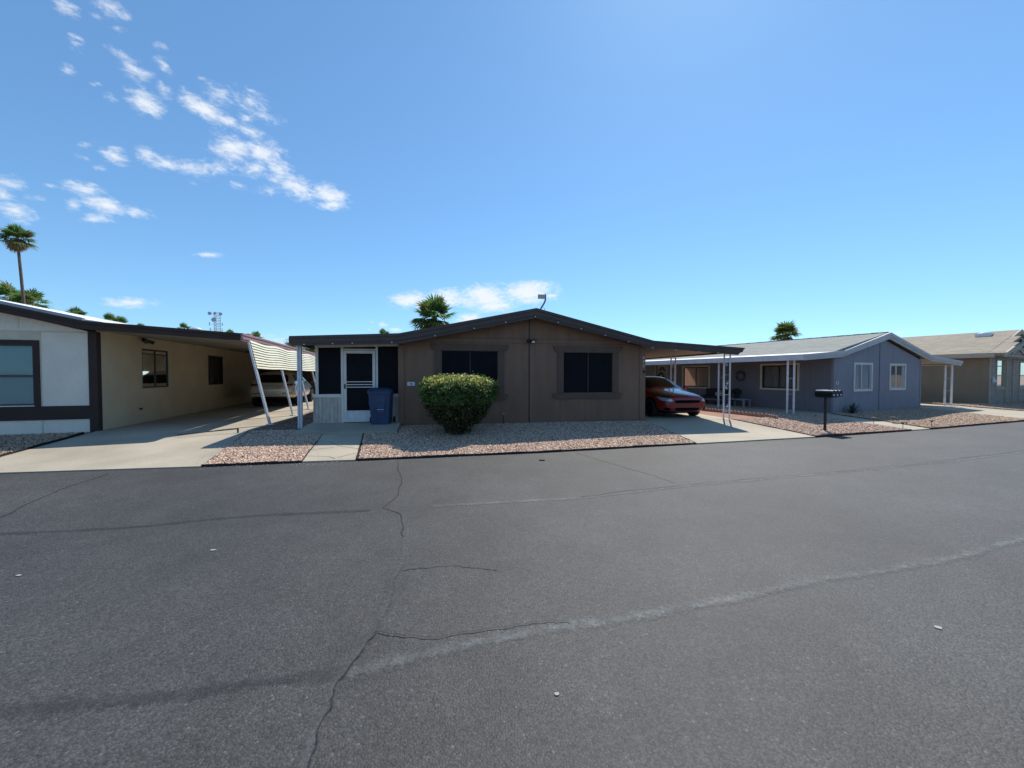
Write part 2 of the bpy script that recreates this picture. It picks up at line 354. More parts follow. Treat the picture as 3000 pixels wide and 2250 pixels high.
def asphalt_mat(name, base, lift=1.0, alpha_noise=False, aggregate=1.0, seed=0.0):
    m = bpy.data.materials.new(name); m.use_nodes = True
    nt = m.node_tree; N = nt.nodes.new; Lk = nt.links.new
    b = nt.nodes['Principled BSDF']; b.inputs['Roughness'].default_value = .68
    b.inputs['Specular IOR Level'].default_value = .5
    t = N('ShaderNodeTexCoord')
    def noise(sc, det=5, rough=.55):
        n = N('ShaderNodeTexNoise'); n.inputs['Scale'].default_value = sc; n.inputs['Detail'].default_value = det
        n.inputs['Roughness'].default_value = rough
        Lk(t.outputs['Object'], n.inputs['Vector']); return n.outputs[0]
    def rmap(v, a, bb, c, d):
        q = N('ShaderNodeMapRange'); Lk(v, q.inputs['Value'])
        for k, x in zip(('From Min', 'From Max', 'To Min', 'To Max'), (a, bb, c, d)): q.inputs[k].default_value = x
        return q.outputs[0]
    def mm(op, a, bb):
        q = N('ShaderNodeMath'); q.operation = op
        for i, v in enumerate((a, bb)):
            if isinstance(v, (int, float)): q.inputs[i].default_value = v
            else: Lk(v, q.inputs[i])
        return q.outputs[0]
    v = N('ShaderNodeTexVoronoi'); v.inputs['Scale'].default_value = 85; v.inputs['Randomness'].default_value = 1
    Lk(t.outputs['Object'], v.inputs['Vector'])
    sep = N('ShaderNodeSeparateColor'); Lk(v.outputs['Color'], sep.inputs[0])
    stone = rmap(sep.outputs[0], 0, 1, .62, 1.42)
    gap = rmap(v.outputs['Distance'], .25, .75, 1.08, .72)
    bright = mm('MULTIPLY', mm('GREATER_THAN', sep.outputs[1], .993), 1.1)
    v2 = N('ShaderNodeTexVoronoi'); v2.inputs['Scale'].default_value = 260; Lk(t.outputs['Object'], v2.inputs['Vector'])
    sep2 = N('ShaderNodeSeparateColor'); Lk(v2.outputs['Color'], sep2.inputs[0])
    grain = rmap(sep2.outputs[0], 0, 1, .7, 1.3)
    agg = mm('ADD', mm('MULTIPLY', mm('MULTIPLY', stone, gap), grain), bright)
    agg = mm('ADD', mm('MULTIPLY', mm('SUBTRACT', agg, 1.0), aggregate), 1.0)
    big = rmap(noise(.32, 4), .3, .7, .74, 1.26)
    mid = rmap(noise(2.6, 5), .3, .7, .88, 1.12)
    sm = rmap(noise(14, 4), .3, .7, .92, 1.08)
    tot = mm('MULTIPLY', mm('MULTIPLY', mm('MULTIPLY', big, mid), sm), agg)
    cm = N('ShaderNodeCombineColor')
    for i in range(3):
        Lk(mm('MULTIPLY', tot, base[i] * lift), cm.inputs[i])
    # faint rusty and greenish weathering
    tn = N('ShaderNodeMix'); tn.data_type = 'RGBA'; tn.blend_type = 'MULTIPLY'
    Lk(rmap(noise(.9, 3), .52, .72, 0, .45), tn.inputs['Factor'])
    Lk(cm.outputs[0], tn.inputs['A']); tn.inputs['B'].default_value = (1.08, .99, .92, 1)
    Lk(tn.outputs['Result'], b.inputs['Base Color'])
    bp = N('ShaderNodeBump'); bp.inputs['Distance'].default_value = .0028; bp.inputs['Strength'].default_value = .8 * aggregate
    Lk(mm('ADD', mm('MULTIPLY', v.outputs['Distance'], -1.0), mm('MULTIPLY', noise(150, 3), .5)), bp.inputs['Height'])
    bp2 = N('ShaderNodeBump'); bp2.inputs['Distance'].default_value = .02; bp2.inputs['Strength'].default_value = .25
    Lk(noise(3, 5), bp2.inputs['Height']); Lk(bp.outputs[0], bp2.inputs['Normal'])
    Lk(bp2.outputs[0], b.inputs['Normal'])
    if alpha_noise:
        # ragged edges: UV y runs -1..1 across the band
        sx = N('ShaderNodeSeparateXYZ'); Lk(t.outputs['UV'], sx.inputs[0])
        a = mm('ABSOLUTE', sx.outputs[1], 0)
        e = mm('ADD', mm('MULTIPLY', mm('SUBTRACT', noise(26, 6, .75), .5), 2.4), mm('SUBTRACT', 1.0, a))
        al = rmap(e, .05, .75, 0, alpha_noise)
        al = mm('MULTIPLY', al, rmap(noise(5, 5, .7), .32, .62, .35, 1.0)) if alpha_noise < .9 else al
        Lk(al, b.inputs['Alpha'])
    return m
M['asphalt'] = asphalt_mat('asphalt', (.0525, .0515, .0485))
M['seal'] = asphalt_mat('crack_sealer_pale', (.150, .156, .152), 1.0, .78, .7)
M['seal_mid'] = asphalt_mat('crack_sealer_worn', (.105, .108, .108), 1.0, .7, .6)
M['seal_dark'] = asphalt_mat('crack_sealer_dark', (.036, .036, .038), 1.0, .5, .7)
M['crack'] = asphalt_mat('open_crack', (.012, .012, .013), 1.0, 1.0, .2)

# ------------------------------------------------------------------ mesh builder
class MB:
    def __init__(s): s.v = []; s.f = []; s.m = []
    def add(s, vs, fs, mi=0):
        b = len(s.v); s.v += [tuple(p) for p in vs]
        for f in fs: s.f.append([b + i for i in f]); s.m.append(mi)
        return s
    def quad(s, a, b, c, d, mi=0): return s.add([a, b, c, d], [(0, 1, 2, 3)], mi)
    def box(s, x0, x1, y0, y1, z0, z1, mi=0):
        return s.add([(x0, y0, z0), (x1, y0, z0), (x1, y1, z0), (x0, y1, z0), (x0, y0, z1), (x1, y0, z1), (x1, y1, z1), (x0, y1, z1)],
                     [(0, 3, 2, 1), (4, 5, 6, 7), (0, 1, 5, 4), (1, 2, 6, 5), (2, 3, 7, 6), (3, 0, 4, 7)], mi)
    def prism(s, pts, a, b, axis='y', mi=0):
        def P(p, t):
            if axis == 'y': return (p[0], t, p[1])
            if axis == 'x': return (t, p[0], p[1])
            return (p[0], p[1], t)
        n = len(pts)
        vs = [P(p, a) for p in pts] + [P(p, b) for p in pts]
        fs = [tuple(range(n)), tuple(range(2 * n - 1, n - 1, -1))] + [(i, i + n, (i + 1) % n + n, (i + 1) % n) for i in range(n)]
        return s.add(vs, fs, mi)
    def tube(s, p0, p1, r0, r1=None, n=10, mi=0, cap=True):
        p0, p1 = Vector(p0), Vector(p1); r1 = r0 if r1 is None else r1
        q = (p1 - p0).to_track_quat('Z', 'Y')
        vs = []
        for p, r in ((p0, r0), (p1, r1)):
            for i in range(n):
                a = 2 * math.pi * i / n
                vs.append(p + q @ Vector((math.cos(a) * r, math.sin(a) * r, 0)))
        fs = [(i, (i + 1) % n, (i + 1) % n + n, i + n) for i in range(n)]
        if cap: fs += [tuple(range(n - 1, -1, -1)), tuple(range(n, 2 * n))]
        return s.add(vs, fs, mi)
    def path(s, pts, r, n=8, mi=0):
        for a, b in zip(pts[:-1], pts[1:]): s.tube(a, b, r, r, n, mi)
        return s
    def bar(s, p0, p1, w, h, mi=0, up=(0, 0, 1)):
        p0, p1 = Vector(p0), Vector(p1); d = (p1 - p0).normalized(); upv = Vector(up)
        sd = d.cross(upv)
        if sd.length < 1e-4: sd = d.cross(Vector((0, 1, 0)))
        sd.normalize(); u2 = sd.cross(d).normalized()
        vs = []
        for p in (p0, p1):
            for a, b in ((-1, -1), (1, -1), (1, 1), (-1, 1)): vs.append(p + sd * a * w / 2 + u2 * b * h / 2)
        return s.add(vs, [(0, 1, 2, 3), (7, 6, 5, 4), (0, 4, 5, 1), (1, 5, 6, 2), (2, 6, 7, 3), (3, 7, 4, 0)], mi)
    def strip(s, top, bot, y0, y1, mi=0):
        """band between two (x,z) polylines, from y0 to y1"""
        n = len(top)
        vs = []
        for y in (y0, y1):
            vs += [(p[0], y, p[1]) for p in top] + [(p[0], y, p[1]) for p in bot]
        fs = []
        for i in range(n - 1):
            fs += [(n + i, n + i + 1, i + 1, i), (2 * n + i, 2 * n + i + 1, 3 * n + i + 1, 3 * n + i),
                   (i, i + 1, 2 * n + i + 1, 2 * n + i), (n + i + 1, n + i, 3 * n + i, 3 * n + i + 1)]
        fs += [(0, 2 * n, 3 * n, n), (n - 1, 2 * n - 1, 4 * n - 1, 3 * n - 1)]
        return s.add(vs, fs, mi)
    def sphere(s, c, r, seg=10, rings=6, sc=(1, 1, 1), mi=0):
        vs = [(c[0], c[1], c[2] + r * sc[2])]
        for i in range(1, rings):
            ph = math.pi * i / rings
            for j in range(seg):
                th = 2 * math.pi * j / seg
                vs.append((c[0] + r * sc[0] * math.sin(ph) * math.cos(th), c[1] + r * sc[1] * math.sin(ph) * math.sin(th), c[2] + r * sc[2] * math.cos(ph)))
        vs.append((c[0], c[1], c[2] - r * sc[2]))
        fs = [(0, 1 + j, 1 + (j + 1) % seg) for j in range(seg)]
        for i in range(rings - 2):
            for j in range(seg):
                a = 1 + i * seg; fs.append((a + j, a + seg + j, a + seg + (j + 1) % seg, a + (j + 1) % seg))
        a = 1 + (rings - 2) * seg
        fs += [(a + (j + 1) % seg, a + j, len(vs) - 1) for j in range(seg)]
        return s.add(vs, fs, mi)
    def build(s, name, mats, parent=None, smooth=False, bevel=0, uv=None):
        me = bpy.data.meshes.new(name)
        me.from_pydata(s.v, [], s.f)
        if not isinstance(mats, (list, tuple)): mats = [mats]
        for m in mats: me.materials.append(m)
        if len(mats) > 1: me.polygons.foreach_set('material_index', s.m)
        if smooth: me.polygons.foreach_set('use_smooth', [True] * len(me.polygons))
        bm = bmesh.new(); bm.from_mesh(me)
        if uv is None:
            bmesh.ops.recalc_face_normals(bm, faces=bm.faces)
        if bevel:
            bmesh.ops.bevel(bm, geom=list(bm.edges), offset=bevel, segments=2, affect='EDGES', profile=.6)
        bm.to_mesh(me); bm.free()
        me.update()
        if uv is not None:
            ul = me.uv_layers.new(name='UVMap')
            li = np.empty(len(me.loops), dtype=np.int32); me.loops.foreach_get('vertex_index', li)
            ul.data.foreach_set('uv', np.asarray(uv, dtype=np.float32)[li].ravel())
        ob = bpy.data.objects.new(name, me); col.objects.link(ob)
        if parent: ob.parent = parent
        return ob

def tag(o, label=None, cat=None, group=None, kind=None):
    if label: o['label'] = label
    if cat: o['category'] = cat
    if group: o['group'] = group
    if kind: o['kind'] = kind
    return o
def thing(name, loc, ang, label, cat, group=None):
    o = bpy.data.objects.new(name, None); o.empty_display_size = .3
    o.location = loc; o.rotation_euler = (0, 0, R(ang)); col.objects.link(o)
    return tag(o, label, cat, group)
def copy_tree(o, loc, rotz, scale=None, label=None, group=None):
    r = o.copy(); col.objects.link(r); r.location = loc; r.rotation_euler = (0, 0, rotz)
    if scale: r.scale = (scale,) * 3
    if label: r['label'] = label
    if group: r['group'] = group
    for ch in list(o.children):
        c = ch.copy(); col.objects.link(c); c.parent = r
        for g in list(ch.children):
            q = g.copy(); col.objects.link(q); q.parent = c
    return r

class Fr:
    def __init__(s, O, a):
        s.O = O; s.deg = a; a = R(a); s.u = (math.cos(a), math.sin(a)); s.n = (-math.sin(a), math.cos(a))
    def w(s, u, v, z=0.0): return (s.O[0] + s.u[0] * u + s.n[0] * v, s.O[1] + s.u[1] * u + s.n[1] * v, z)
FB = Fr((-3.079, 11.119), 10)
FL = Fr((-10.889, 10.093), 17)
FU = Fr((12.288, 14.693), 22.5)
FT = Fr((24.437, 19.698), 24)

# ------------------------------------------------------------------ ground, road, concrete
# the lots fall gently from the house fronts down to the street, which lies DROP lower
DROP = .20
EDGE = [(-60, 6.5), (-30, 4.4), (-14, 4.75), (-7.76, 5.79), (-5.05, 6.2), (-3.577, 6.52), (-2.725, 6.65), (.6, 7.36), (3.986, 8.256), (7.25, 9.15),
        (10.73, 10.27), (11.45, 10.50), (16.484, 12.352), (22, 14.65), (30, 18.1), (45, 25), (90, 47)]
HLINE = [(-60, 8.5), (-30, 7.6), (-14, 9.1), (-10.9, 10.1), (-7, 10.5), (-3, 11.1), (4.3, 12.4), (7.3, 12.9), (12.3, 14.7), (18, 17), (24.4, 19.7), (45, 29), (90, 52)]
def warp(x, y):
    """position surveyed on a level plane -> the same point on the real, falling ground"""
    ye = np.interp(x, [p[0] for p in EDGE], [p[1] for p in EDGE]); yh = np.interp(x, [p[0] for p in HLINE], [p[1] for p in HLINE])
    t = np.clip((yh - y) / (yh - ye), 0, 1)
    dl = DROP * t; k = (1.5 + dl) / 1.5
    return x * k, y * k, -dl
def sheet(name, pts, z, m, kind='structure', thick=0.0, cell=.5):
    bm = bmesh.new()
    f_ = bm.faces.new([bm.verts.new((p[0], p[1], 0)) for p in pts])
    bmesh.ops.triangulate(bm, faces=[f_])
    for it in range(7):
        lim = cell if it > 3 else 2.0
        es = [e for e in bm.edges if e.calc_length() > lim and e.calc_length() < 400]
        if not es: break
        bmesh.ops.subdivide_edges(bm, edges=es, cuts=1, use_grid_fill=False)
        bmesh.ops.triangulate(bm, faces=bm.faces)
    for v in bm.verts:
        X, Y, Z = warp(v.co.x, v.co.y); v.co = (X, Y, Z + z)
    if thick:
        be = [e for e in bm.edges if e.is_boundary]
        r = bmesh.ops.extrude_edge_only(bm, edges=be)
        for v in [g for g in r['geom'] if isinstance(g, bmesh.types.BMVert)]: v.co.z -= thick
    bmesh.ops.recalc_face_normals(bm, faces=bm.faces)
    me = bpy.data.meshes.new(name); bm.to_mesh(me); bm.free(); me.materials.append(m)
    o = bpy.data.objects.new(name, me); col.objects.link(o); tag(o, kind=kind)
    return o
M['desert'] = mat('desert_ground', (.33, .26, .20), .95, noise=(.5, .15), fine=(12, .18), bump=(20, .8, .02))
gx = np.concatenate([[-3000, -600, -150, -80], np.arange(-60, 60.1, .75), [90, 160, 600, 3000]])
gy = np.concatenate([[-1500, -300, -60, -20], np.arange(-9, 34, .5), [40, 60, 100, 300, 1000, 4000]])
GX, GY = np.meshgrid(gx, gy); WX, WY, WZ = warp(GX, GY)
mb = MB(); nx = len(gx)
mb.add([(a, b, c - .035) for a, b, c in zip(WX.ravel(), WY.ravel(), WZ.ravel())], [(j * nx + i, j * nx + i + 1, (j + 1) * nx + i + 1, (j + 1) * nx + i) for j in range(len(gy) - 1) for i in range(nx - 1)])
tag(mb.build('ground', M['desert']), kind='structure')
mb = MB(); k_ = 1 + DROP / 1.5
mb.add([(x * k_, y * k_, -DROP) for x, y in EDGE + [(90, 30), (40, 5), (14, -4.8), (0, -7.4), (-60, -8)]], [tuple(range(len(EDGE) + 5))])
tag(mb.build('road', M['asphalt']), kind='structure')
def edge_y(x):
    for a, b in zip(EDGE[:-1], EDGE[1:]):
        if a[0] <= x <= b[0]: return a[1] + (b[1] - a[1]) * (x - a[0]) / (b[0] - a[0])
    return 0
def L2(u, v): return FL.w(u, v)[:2]
def B2(u, v): return FB.w(u, v)[:2]
def U2(u, v): return FU.w(u, v)[:2]
def T2(u, v): return FT.w(u, v)[:2]
# concrete slabs
sheet('driveway', [(-5.05, 6.2), (-5.9, 7.95), (-6.96, 10.07), L2(4.15, 1.8), L2(4.1, 9), L2(4.1, 20), L2(-.02, 20), L2(-.02, 0), (-9.2, 6.88), (-8.3, 5.66), (-7.76, 5.79)], .022, M['concrete2'], thick=.1)
sheet('path', [(-3.577, 6.52), (-2.725, 6.65), (-3.66, 9.42), (-3.95, 10.35), B2(-.12, -.25), B2(-.12, .3), B2(-2.6, .3), B2(-2.75, -.12), (-5.0, 10.5)], .03, M['concrete'], thick=.1)
sheet('driveway', [(3.986, 8.256), (7.25, 9.15), (7.305, 12.803), B2(10.62, 3), B2(10.62, 15), B2(7.5, 15), B2(7.5, .1)], .03, M['concrete'], thick=.1)
sheet('path', [(10.73, 10.27), (11.45, 10.50), (11.72, 11.95), (11.9, 13.85), (12.0, 14.6), (11.1, 14.45), (10.9, 12.6)], .03, M['concrete'], thick=.1)
sheet('porch_slab', [U2(-.05, -.25), U2(-1.75, .25), U2(-1.9, 3), U2(-1.95, 14), U2(-.05, 14)], .045, M['concrete2'], thick=.1)
sheet('driveway', [(17.2, 12.72), (20.6, 14.05), (20.9, 17.3), U2(9.6, 0), U2(9.6, 14), U2(6.38, 14), U2(6.38, -.1)], .03, M['concrete'], thick=.1)
# porch slab and ramp in front of the screened porch
mbp = MB(); mbp.prism([(-1.0, .03), (-.1, .13), (12, .13), (12, -.05), (-1.0, -.05)], -2.62, -.13, 'x')
o = mbp.build('porch_slab', M['concrete2']); o.location = (*FB.O, 0); o.rotation_euler = (0, 0, R(10)); tag(o, kind='structure')

# fine cracks in the slabs and seams in the road: narrow bands lying 4 mm above
def band(name, pts, w, m, z, jit=.0, sub=6, kind='structure', wvar=.25):
    P = []
    for a, b in zip(pts[:-1], pts[1:]):
        for k in range(sub):
            t = k / sub; P.append([a[0] + (b[0] - a[0]) * t, a[1] + (b[1] - a[1]) * t])
    P.append(list(pts[-1]))
    P = np.array(P, float)
    if jit:
        P[1:-1] += rng.normal(0, jit, P[1:-1].shape)
    for _ in range(1 if jit else 3):
        P[1:-1] = P[1:-1] * .6 + (P[:-2] + P[2:]) * .2
    T = np.gradient(P, axis=0); T /= np.linalg.norm(T, axis=1)[:, None] + 1e-9
    Nn = np.stack([-T[:, 1], T[:, 0]], 1)
    s = np.concatenate([[0], np.cumsum(np.linalg.norm(np.diff(P, axis=0), axis=1))])
    wv = w * (1 + wvar * np.sin(s * 3.1 + 1) * np.cos(s * 7.3) + rng.normal(0, wvar * .3, len(s)))
    vs = []; uv = []
    for i in range(len(P)):
        for q in (-1, 1):
            X_, Y_, Z_ = warp(P[i, 0] + Nn[i, 0] * wv[i] * q, P[i, 1] + Nn[i, 1] * wv[i] * q); vs.append((X_, Y_, Z_ + z)); uv.append((s[i], q))
    mb = MB(); mb.add(vs, [(2 * i, 2 * i + 2, 2 * i + 3, 2 * i + 1) for i in range(len(P) - 1)])
    o = mb.build(name, m, uv=uv); tag(o, kind=kind)
    return o
seamA = [(9, 5.1), (6.3, 4.1), (4.7, 3.496), (3.59, 3.105), (2.604, 2.851), (2.219, 2.79), (1.564, 2.565), (.871, 2.376), (.274, 2.244), (0, 2.173), (-.272, 2.093), (-.563, 1.989), (-.83, 1.9)]
band('road_seam', seamA, .062, M['seal'], .004, sub=8)
band('road_seam', [(-.83, 1.9), (-1.253, 1.837), (-1.533, 1.769), (-1.912, 1.719), (-2.279, 1.677), (-3.4, 1.62)], .055, M['seal_dark'], .004, sub=8)
band('road_seam', [(-.77, 1.25), (-.796, 1.447), (-.816, 1.502), (-.836, 1.719), (-.859, 1.837), (-.827, 2.04), (-.799, 2.208), (-.822, 2.531), (-.879, 2.762), (-.874, 3.076), (-.999, 3.519)], .038, M['seal_mid'], .006, sub=6)
band('road_crack', [(-.76, 1.2), (-.775, 1.447), (-.80, 1.55), (-.82, 1.719), (-.85, 1.837), (-.815, 2.04), (-.79, 2.2)], .006, M['crack'], .012, .008)
band('road_crack', [(-.79, 2.2), (-.80, 2.531), (-.85, 2.762), (-.86, 3.0)], .004, M['seal_dark'], .012, .008)
band('road_crack', [(-.999, 3.519), (-1.202, 4.11), (-1.463, 4.29), (-1.40, 4.5), (-1.518, 5.253), (-1.7, 5.8), (-1.987, 6.7)], .009, M['crack'], .004, .02)
band('road_crack', [(-.796, 2.198), (-.613, 2.168), (-.412, 2.159), (-.219, 2.212), (0, 2.249), (.083, 2.276), (.225, 2.304), (.349, 2.286)], .005, M['crack'], .012, .007)
band('road_crack', [(-.837, 2.91), (-.685, 2.946), (-.439, 2.982), (-.274, 2.956), (-.11, 2.91)], .005, M['crack'], .004, .008)
band('road_crack', [(1.239, 7.3), (1.856, 6.136), (2.118, 5.644), (2.239, 5.281)], .008, M['crack'], .004, .02)
band('road_seam', [(-.9, 4.35), (0, 4.506), (.843, 4.634), (2.16, 5.095), (3.268, 5.397), (5.434, 5.987), (7.619, 6.631), (9.932, 7.429), (14, 9.2)], .05, M['seal'], .004)
band('road_crack', [(.843, 4.69), (2.16, 5.15), (3.268, 5.46), (5.434, 6.05), (7.619, 6.70), (9.932, 7.49), (14, 9.26)], .008, M['crack'], .008, .02)
band('road_seam', [(-6.5, 3.5), (-4.813, 3.581), (-3.747, 3.734), (-3.142, 3.945), (-2.627, 4.076), (-1.565, 4.216)], .05, M['seal_dark'], .004)
band('road_crack', [(-5.383, 4.009), (-5.788, 4.746), (-5.926, 5.143), (-6.127, 5.811)], .010, M['crack'], .004, .02)
M['slab_crack'] = mat('slab_crack', (.10, .09, .075), .9)
for pts in ([(-4.42, 8.35), (-4.1, 8.55), (-3.62, 7.95), (-3.05, 7.62)], [(-4.25, 7.35), (-3.6, 7.75)], [(-3.85, 6.95), (-3.3, 6.9), (-3.1, 6.72)], [(-3.1, 6.8), (-3.0, 7.1), (-2.72, 7.45)]):
    band('path_crack', pts, .006, M['slab_crack'], .034, .006, sub=4)
for v in (1.9, 4.4, 7.0, 9.6):
    band('driveway_joint', [L2(.05, v), L2(4.08, v)], .006, M['slab_crack'], .026, 0, sub=2, wvar=.05)
for v in (-.25, 3.2, 6.6):
    band('driveway_joint', [B2(7.6, v), B2(10.6, v)], .006, M['slab_crack'], .034, 0, sub=2, wvar=.05)

# small droppings and paper scraps on the road
for (x, y, s, mm, lab) in [(.52, 6.703, .07, 'ink', 'black flattened lump on the asphalt in front of the gravel bed'),
                      (-2.555, 3.252, .028, 'scrap', 'white scrap lying on the dark asphalt left of the seams'),
                      (-3.683, 2.836, .02, 'scrap', 'tiny white scrap on the asphalt near the left edge'),
                      (.212, 1.77, .014, 'scrap', 'white splotch on the asphalt nearest the camera'),
                      (2.523, 2.244, .026, 'scrap', 'pale smudge on the asphalt right of the long seam')]:
    mb = MB(); pts = [(x + s * random.uniform(.6, 1.2) * math.cos(a), y + s * .7 * random.uniform(.5, 1.2) * math.sin(a)) for a in np.linspace(0, 2 * math.pi, 10)[:-1]]
    pts = [(q[0] * 1.1333, q[1] * 1.1333) for q in pts]; mb.prism(pts, -DROP + .003, -DROP + (.006 if mm == 'scrap' else .02), 'z')
    tag(mb.build('road_debris', M[mm]), lab, 'debris')

# ------------------------------------------------------------------ gravel
def inpoly(px, py, poly):
    c = np.zeros(len(px), bool); n = len(poly)
    for i in range(n):
        x1, y1 = poly[i]; x2, y2 = poly[(i + 1) % n]
        if y1 == y2: continue
        cond = ((y1 > py) != (y2 > py)) & (px < (x2 - x1) * (py - y1) / (y2 - y1) + x1)
        c ^= cond
    return c
def gravel(name, poly, per_m2, size, palette, z=.02):
    p = np.array(poly); x0, y0 = p.min(0); x1, y1 = p.max(0)
    n = int((x1 - x0) * (y1 - y0) * per_m2)
    px = rng.uniform(x0, x1, n); py = rng.uniform(y0, y1, n)
    k = inpoly(px, py, poly); px, py = px[k], py[k]; n = len(px)
    base = np.array([(1, 0, 0), (0, 1, 0), (-1, 0, 0), (0, -1, 0), (0, 0, 1), (0, 0, -1)], float)
    fc = np.array([(0, 1, 4), (1, 2, 4), (2, 3, 4), (3, 0, 4), (1, 0, 5), (2, 1, 5), (3, 2, 5), (0, 3, 5)])
    sz = size * rng.uniform(.55, 1.35, (n, 1, 1)) * np.stack([rng.uniform(.8, 1.3, n), rng.uniform(.6, 1.1, n), rng.uniform(.45, .9, n)], 1)[:, None, :]
    v = base[None] * sz
    v += rng.normal(0, .12, v.shape) * size
    a = rng.uniform(0, 2 * math.pi, n); ca, sa = np.cos(a)[:, None], np.sin(a)[:, None]
    tl = rng.normal(0, .5, n); ct, st = np.cos(tl)[:, None], np.sin(tl)[:, None]
    y = v[..., 1] * ct - v[..., 2] * st; zz = v[..., 1] * st + v[..., 2] * ct
    x = v[..., 0] * ca - y * sa; y = v[..., 0] * sa + y * ca
    px, py, pz = warp(px, py)
    V = np.stack([x + px[:, None], y + py[:, None], pz[:, None] + zz + z + rng.uniform(0, size * .5, n)[:, None]], -1).reshape(-1, 3)
    F = (fc[None] + (np.arange(n) * 6)[:, None, None]).reshape(-1, 3)
    me = bpy.data.meshes.new(name)
    me.vertices.add(len(V)); me.vertices.foreach_set('co', V.ravel())
    me.loops.add(F.size); me.loops.foreach_set('vertex_index', F.ravel().astype(np.int32))
    me.polygons.add(len(F)); me.polygons.foreach_set('loop_start', np.arange(0, F.size, 3, dtype=np.int32))
    me.update(calc_edges=True); me.validate()
    pal = np.array(palette) * np.array([.92, .82, .745]); pc = pal[rng.integers(0, len(pal), n)] * rng.uniform(.75, 1.2, (n, 1))
    C = np.ones((len(V), 4)); C[:, :3] = np.repeat(pc, 6, 0)
    at = me.color_attributes.new('tint', 'FLOAT_COLOR', 'POINT'); at.data.foreach_set('color', C.ravel())
    me.materials.append(M['gravelcol'])
    o = bpy.data.objects.new(name, me); col.objects.link(o)
    tag(o, kind='stuff')
    sheet('gravel_base', poly, z - .012, M['gravel_base'])
    return o
M['gravel_base'] = mat('gravel_bed_base', (.26, .19, .16), .95, noise=(3, .2), fine=(70, .4), bump=(60, 1, .015))
PINK = [(.66, .54, .43), (.58, .44, .35), (.44, .28, .22), (.78, .68, .55), (.30, .19, .15), (.52, .38, .32), (.64, .48, .36), (.72, .60, .48)]
TAN = [(.58, .46, .34), (.50, .39, .28), (.62, .52, .40), (.36, .27, .20), (.52, .40, .33), (.44, .34, .24)]
PT = [(.60, .47, .38), (.52, .40, .32), (.66, .55, .45), (.40, .28, .23), (.56, .42, .35)]
gravel('gravel', [(-5.03, 6.24), (-3.60, 6.56), (-5.06, 10.45), (-5.8, 10.2), (-6.85, 10.1), (-5.9, 8.0)], 2200, .025, PINK)
gravel('gravel', [(-2.69, 6.70), (.6, 7.40), (3.94, 8.29), (4.3, 12.25), B2(5, -.02), B2(0, -.02), (-3.55, 10.6), (-3.90, 10.3), (-3.62, 9.4)], 2000, .025, PINK)
gravel('gravel', [(-6.95, 10.1), (-5.8, 10.26), (-5.9, 11.0), B2(-2.7, .3), B2(-2.7, 12), L2(4.25, 12), L2(4.2, 2)], 700, .022, [(.30, .22, .18), (.22, .16, .14), (.40, .3, .25)], z=-.015)
gravel('gravel', [(-15, 4.7), (-8.5, 5.65), (-9.2, 6.84), (-10.85, 9.75), L2(-.1, -.05), L2(-6, -.05)], 700, .022, TAN, z=.0)
gravel('gravel', [(7.29, 9.2), (10.66, 10.28), (10.85, 12.6), (11.05, 14.4), U2(-1.75, .2), U2(-1.9, 3), (8.75, 14.6), (8.95, 13.3), (7.34, 12.6)], 1000, .028, PT)
gravel('gravel', [(11.55, 10.58), (16.484, 12.38), (17.1, 12.75), U2(6.3, -.03), U2(0, -.03), (12.0, 14.5), (11.95, 13.8), (11.75, 11.9)], 1000, .030, TAN)
sheet('soil', [(7.34, 12.6), (8.95, 13.3), (8.75, 14.6), (8.1, 16.2), B2(10.65, 9), B2(10.65, 3)], .01, M['soil_red'])
gravel('gravel', [(8.85, 14.7), U2(-1.95, 3.05), U2(-2.0, 9), (8.2, 17), (8.2, 16.3)], 500, .028, PT)
gravel('gravel', [(20.7, 14.1), (26, 16.4), (30, 18.2), T2(7, -.1), T2(0, -.1), (22.0, 20.5), (20.95, 17.3)], 500, .030, TAN)

def edging(name, pts, h, w, m, label):
    mb = MB()
    P = [Vector((a, b, 0)) for a, b in pts]
    for a, b in zip(P[:-1], P[1:]):
        n = max(1, int((b - a).length / .35))
        prevp = a
        for k in range(1, n + 1):
            q = a.lerp(b, k / n) + Vector((random.uniform(-.008, .008), random.uniform(-.008, .008), 0))
            zz = h + random.uniform(-.006, .006); w0 = warp(prevp.x, prevp.y); w1 = warp(q.x, q.y); e_ = Vector(w1) - Vector(w0)
            mb.bar((w0[0], w0[1], w0[2] + zz / 2), (w1[0], w1[1], w1[2] + zz / 2), w, zz); prevp = q
    return tag(mb.build(name, m), label, 'garden edging')
edging('garden_edging', [(-5.05, 6.22), (-3.58, 6.535), (-5.06, 10.47), (-5.85, 10.3)], .045, .02, M['edging'], 'black edging strip around the small gravel bed left of the front path')
edging('garden_edging', [(4.25, 12.3), (3.97, 8.28), (.6, 7.37), (-2.71, 6.67), (-3.66, 9.42), (-3.92, 10.42), B2(-.1, -.3)], .045, .02, M['edging'], 'black edging strip around the large gravel bed by the bush')
edging('garden_edging', [(7.27, 12.72), (7.26, 9.17), (10.69, 10.27)], .055, .022, M['red_edging'], 'red brown edging along the gravel under the mailboxes')
edging('garden_edging', [(16.5, 12.36), (11.5, 10.53), (11.73, 11.9), (11.93, 13.8), (12.05, 14.5)], .055, .022, M['red_edging'], 'dark edging around the tan gravel in front of the blue house')
edging('garden_edging', [(10.75, 14.5), (11.0, 13.9), (10.6, 13.4)], .05, .03, M['edging'], 'short black edging beside the blue house porch post')
edging('garden_edging', [(26, 16.35), (20.65, 14.1), (20.9, 17.3), (22.2, 20)], .055, .022, M['red_edging'], 'dark edging between the far driveway and the tan house')
